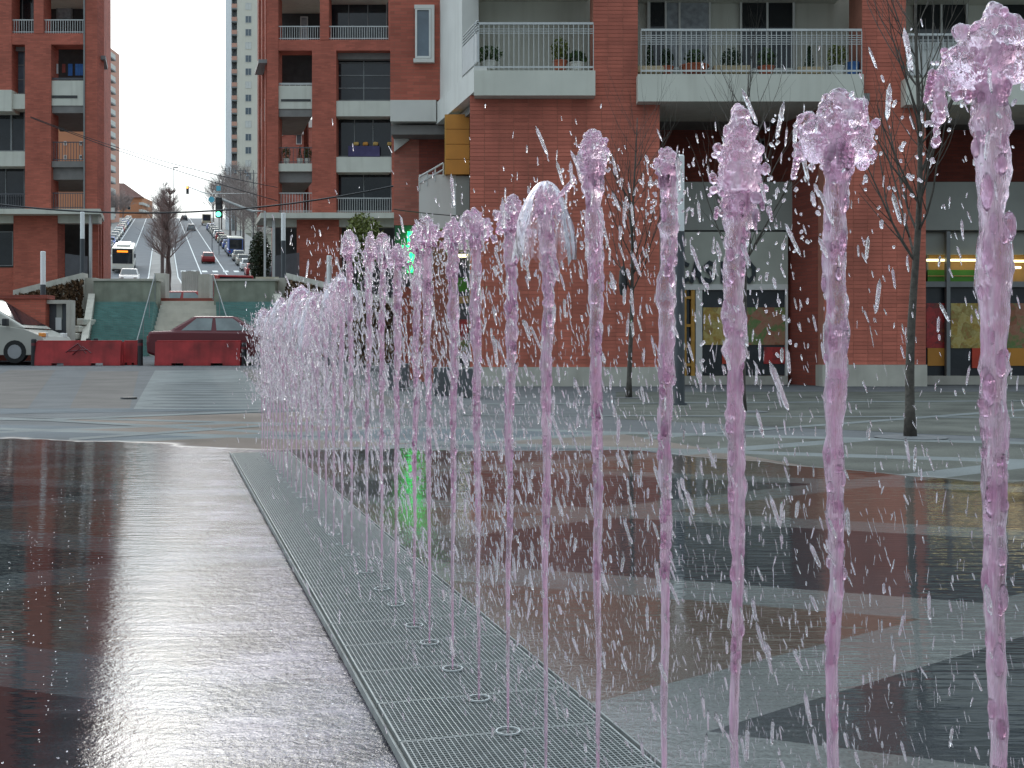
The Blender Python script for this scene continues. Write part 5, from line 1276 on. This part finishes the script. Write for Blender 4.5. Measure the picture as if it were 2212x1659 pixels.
    if kind == 'bell':                                  # translucent water bell
        b = MB(); bw = w * 1.05 if q == 5 else R(.055, .085); bh = .125 if q == 5 else R(.12, .24); n, m_ = 40, 26; bt = top - h * (.1 if q == 5 else .25)
        if q == 5: bt = top; bw = .05
        for i in range(m_ + 1):
            s = i / m_; r0 = bw * (math.sin(s * 1.35) / math.sin(1.35)) ** .75; z = bt - bh * s ** 1.5
            for j in range(n):
                a = 2 * math.pi * j / n; e = 1 + .16 * noise.noise((math.cos(a) * 2 + sd, math.sin(a) * 2, s * 3)) + .1 * s * noise.noise((math.cos(a) * 7 + sd, math.sin(a) * 7, s * 8))
                b.v.append((tp.x + r0 * e * math.cos(a), tp.y + r0 * e * math.sin(a), z + s * bh * .22 * noise.noise((math.cos(a) * 4 + sd, math.sin(a) * 4, 2))))
        for i in range(m_):
            for j in range(n): b.f.append((i * n + j, i * n + (j + 1) % n, (i + 1) * n + (j + 1) % n, (i + 1) * n + j))
        b.build('bell', 'water_bell', t, smooth=True)
    # falling drops round this jet
    cnt = 330 if q < 3 else (560 if q < 15 else 430)
    for i in range(cnt):
        a = R(0, 6.283); rr = abs(random.gauss(0, .125 if not far else .075)) + .012
        z = top * random.random() ** .7 if random.random() < .8 else R(0, 1) * top
        if far and random.random() < .88: z = top * R(.45, .97)
        if z > top - .02: z = R(.05, top)
        r = R(.0005, .0013) * (2.0 if random.random() < .15 else R(.6, 1)) * (.75 + .24 * min(Y, 5)); ln = r * R(2.5, 9)
        c_ = Vector((tp.x + rr * math.cos(a), tp.y + rr * math.sin(a), max(.05, z)))
        drop(c_, r, ln, Vector((R(-.3, .3) + .15, R(-.25, .25), -1)))
    for i in range(70):                                 # beads torn from the head
        a = R(0, 6.283); rr = w * R(.35, .85); c_ = Vector((tp.x + rr * math.cos(a), tp.y + rr * math.sin(a), top - h * R(.3, 2.2)))
        r = R(.0006, .0022) if not far else R(.0015, .003); drop(c_, r, r * R(1, 2.2), Vector((R(-1, 1), R(-1, 1), -1)))
for i in range(2600):                                   # wider spray, thinner outward
    Y = R(.75, 5.0); c_ = axp(Y) + lt * random.gauss(.06, .17); c_.z = R(.03, 1.12) * random.random() ** .35
    r = R(.0004, .0009) * (.7 + .2 * Y); drop(c_, r, r * R(3, 9), Vector((R(-.5, .5) + .1, R(-.3, .3), -1)))
for i in range(3000):                                   # thin fast streaks over the right paving
    Y = R(.8, 3.6); c_ = axp(Y) + lt * R(.02, .75) * (.5 + .5 * random.random()); c_.z = R(.03, .8) * random.random() ** .5
    r = R(.00022, .0005) * (.7 + .25 * Y); drop(c_, r, R(.004, .013), Vector((R(-.3, .3) + .12, R(-.2, .2), -1)))
o = drops.build('water_drops', 'water_drop', None, smooth=True); tag(o, 'countless falling pink white water drops around the jets', 'water drops', kind='stuff')
# little crowns where drops hit the film
b = MB()
for i in range(700):
    Y = 1.9 + 6 * random.random() ** 1.3; l = -R(.22, 1.15) if random.random() < .8 else R(.25, .8)
    c_ = axp(Y) + lt * l; c_.z = .0122; s = R(.0007, .0016); n = 6; k = len(b.v)
    for j in range(n):
        a = 2 * math.pi * j / n; b.v.append((c_.x + s * math.cos(a), c_.y + s * math.sin(a), c_.z))
    for j in range(n):
        a = 2 * math.pi * j / n; b.v.append((c_.x + s * 1.5 * math.cos(a), c_.y + s * 1.5 * math.sin(a), c_.z + s * R(.5, 1.5)))
    for j in range(n): b.f.append((k + j, k + (j + 1) % n, k + n + (j + 1) % n, k + n + j))
o = b.build('splash_crowns', 'water_drop', None, smooth=True); tag(o, 'tiny splashes where drops hit the wet paving', 'splashes', kind='stuff')
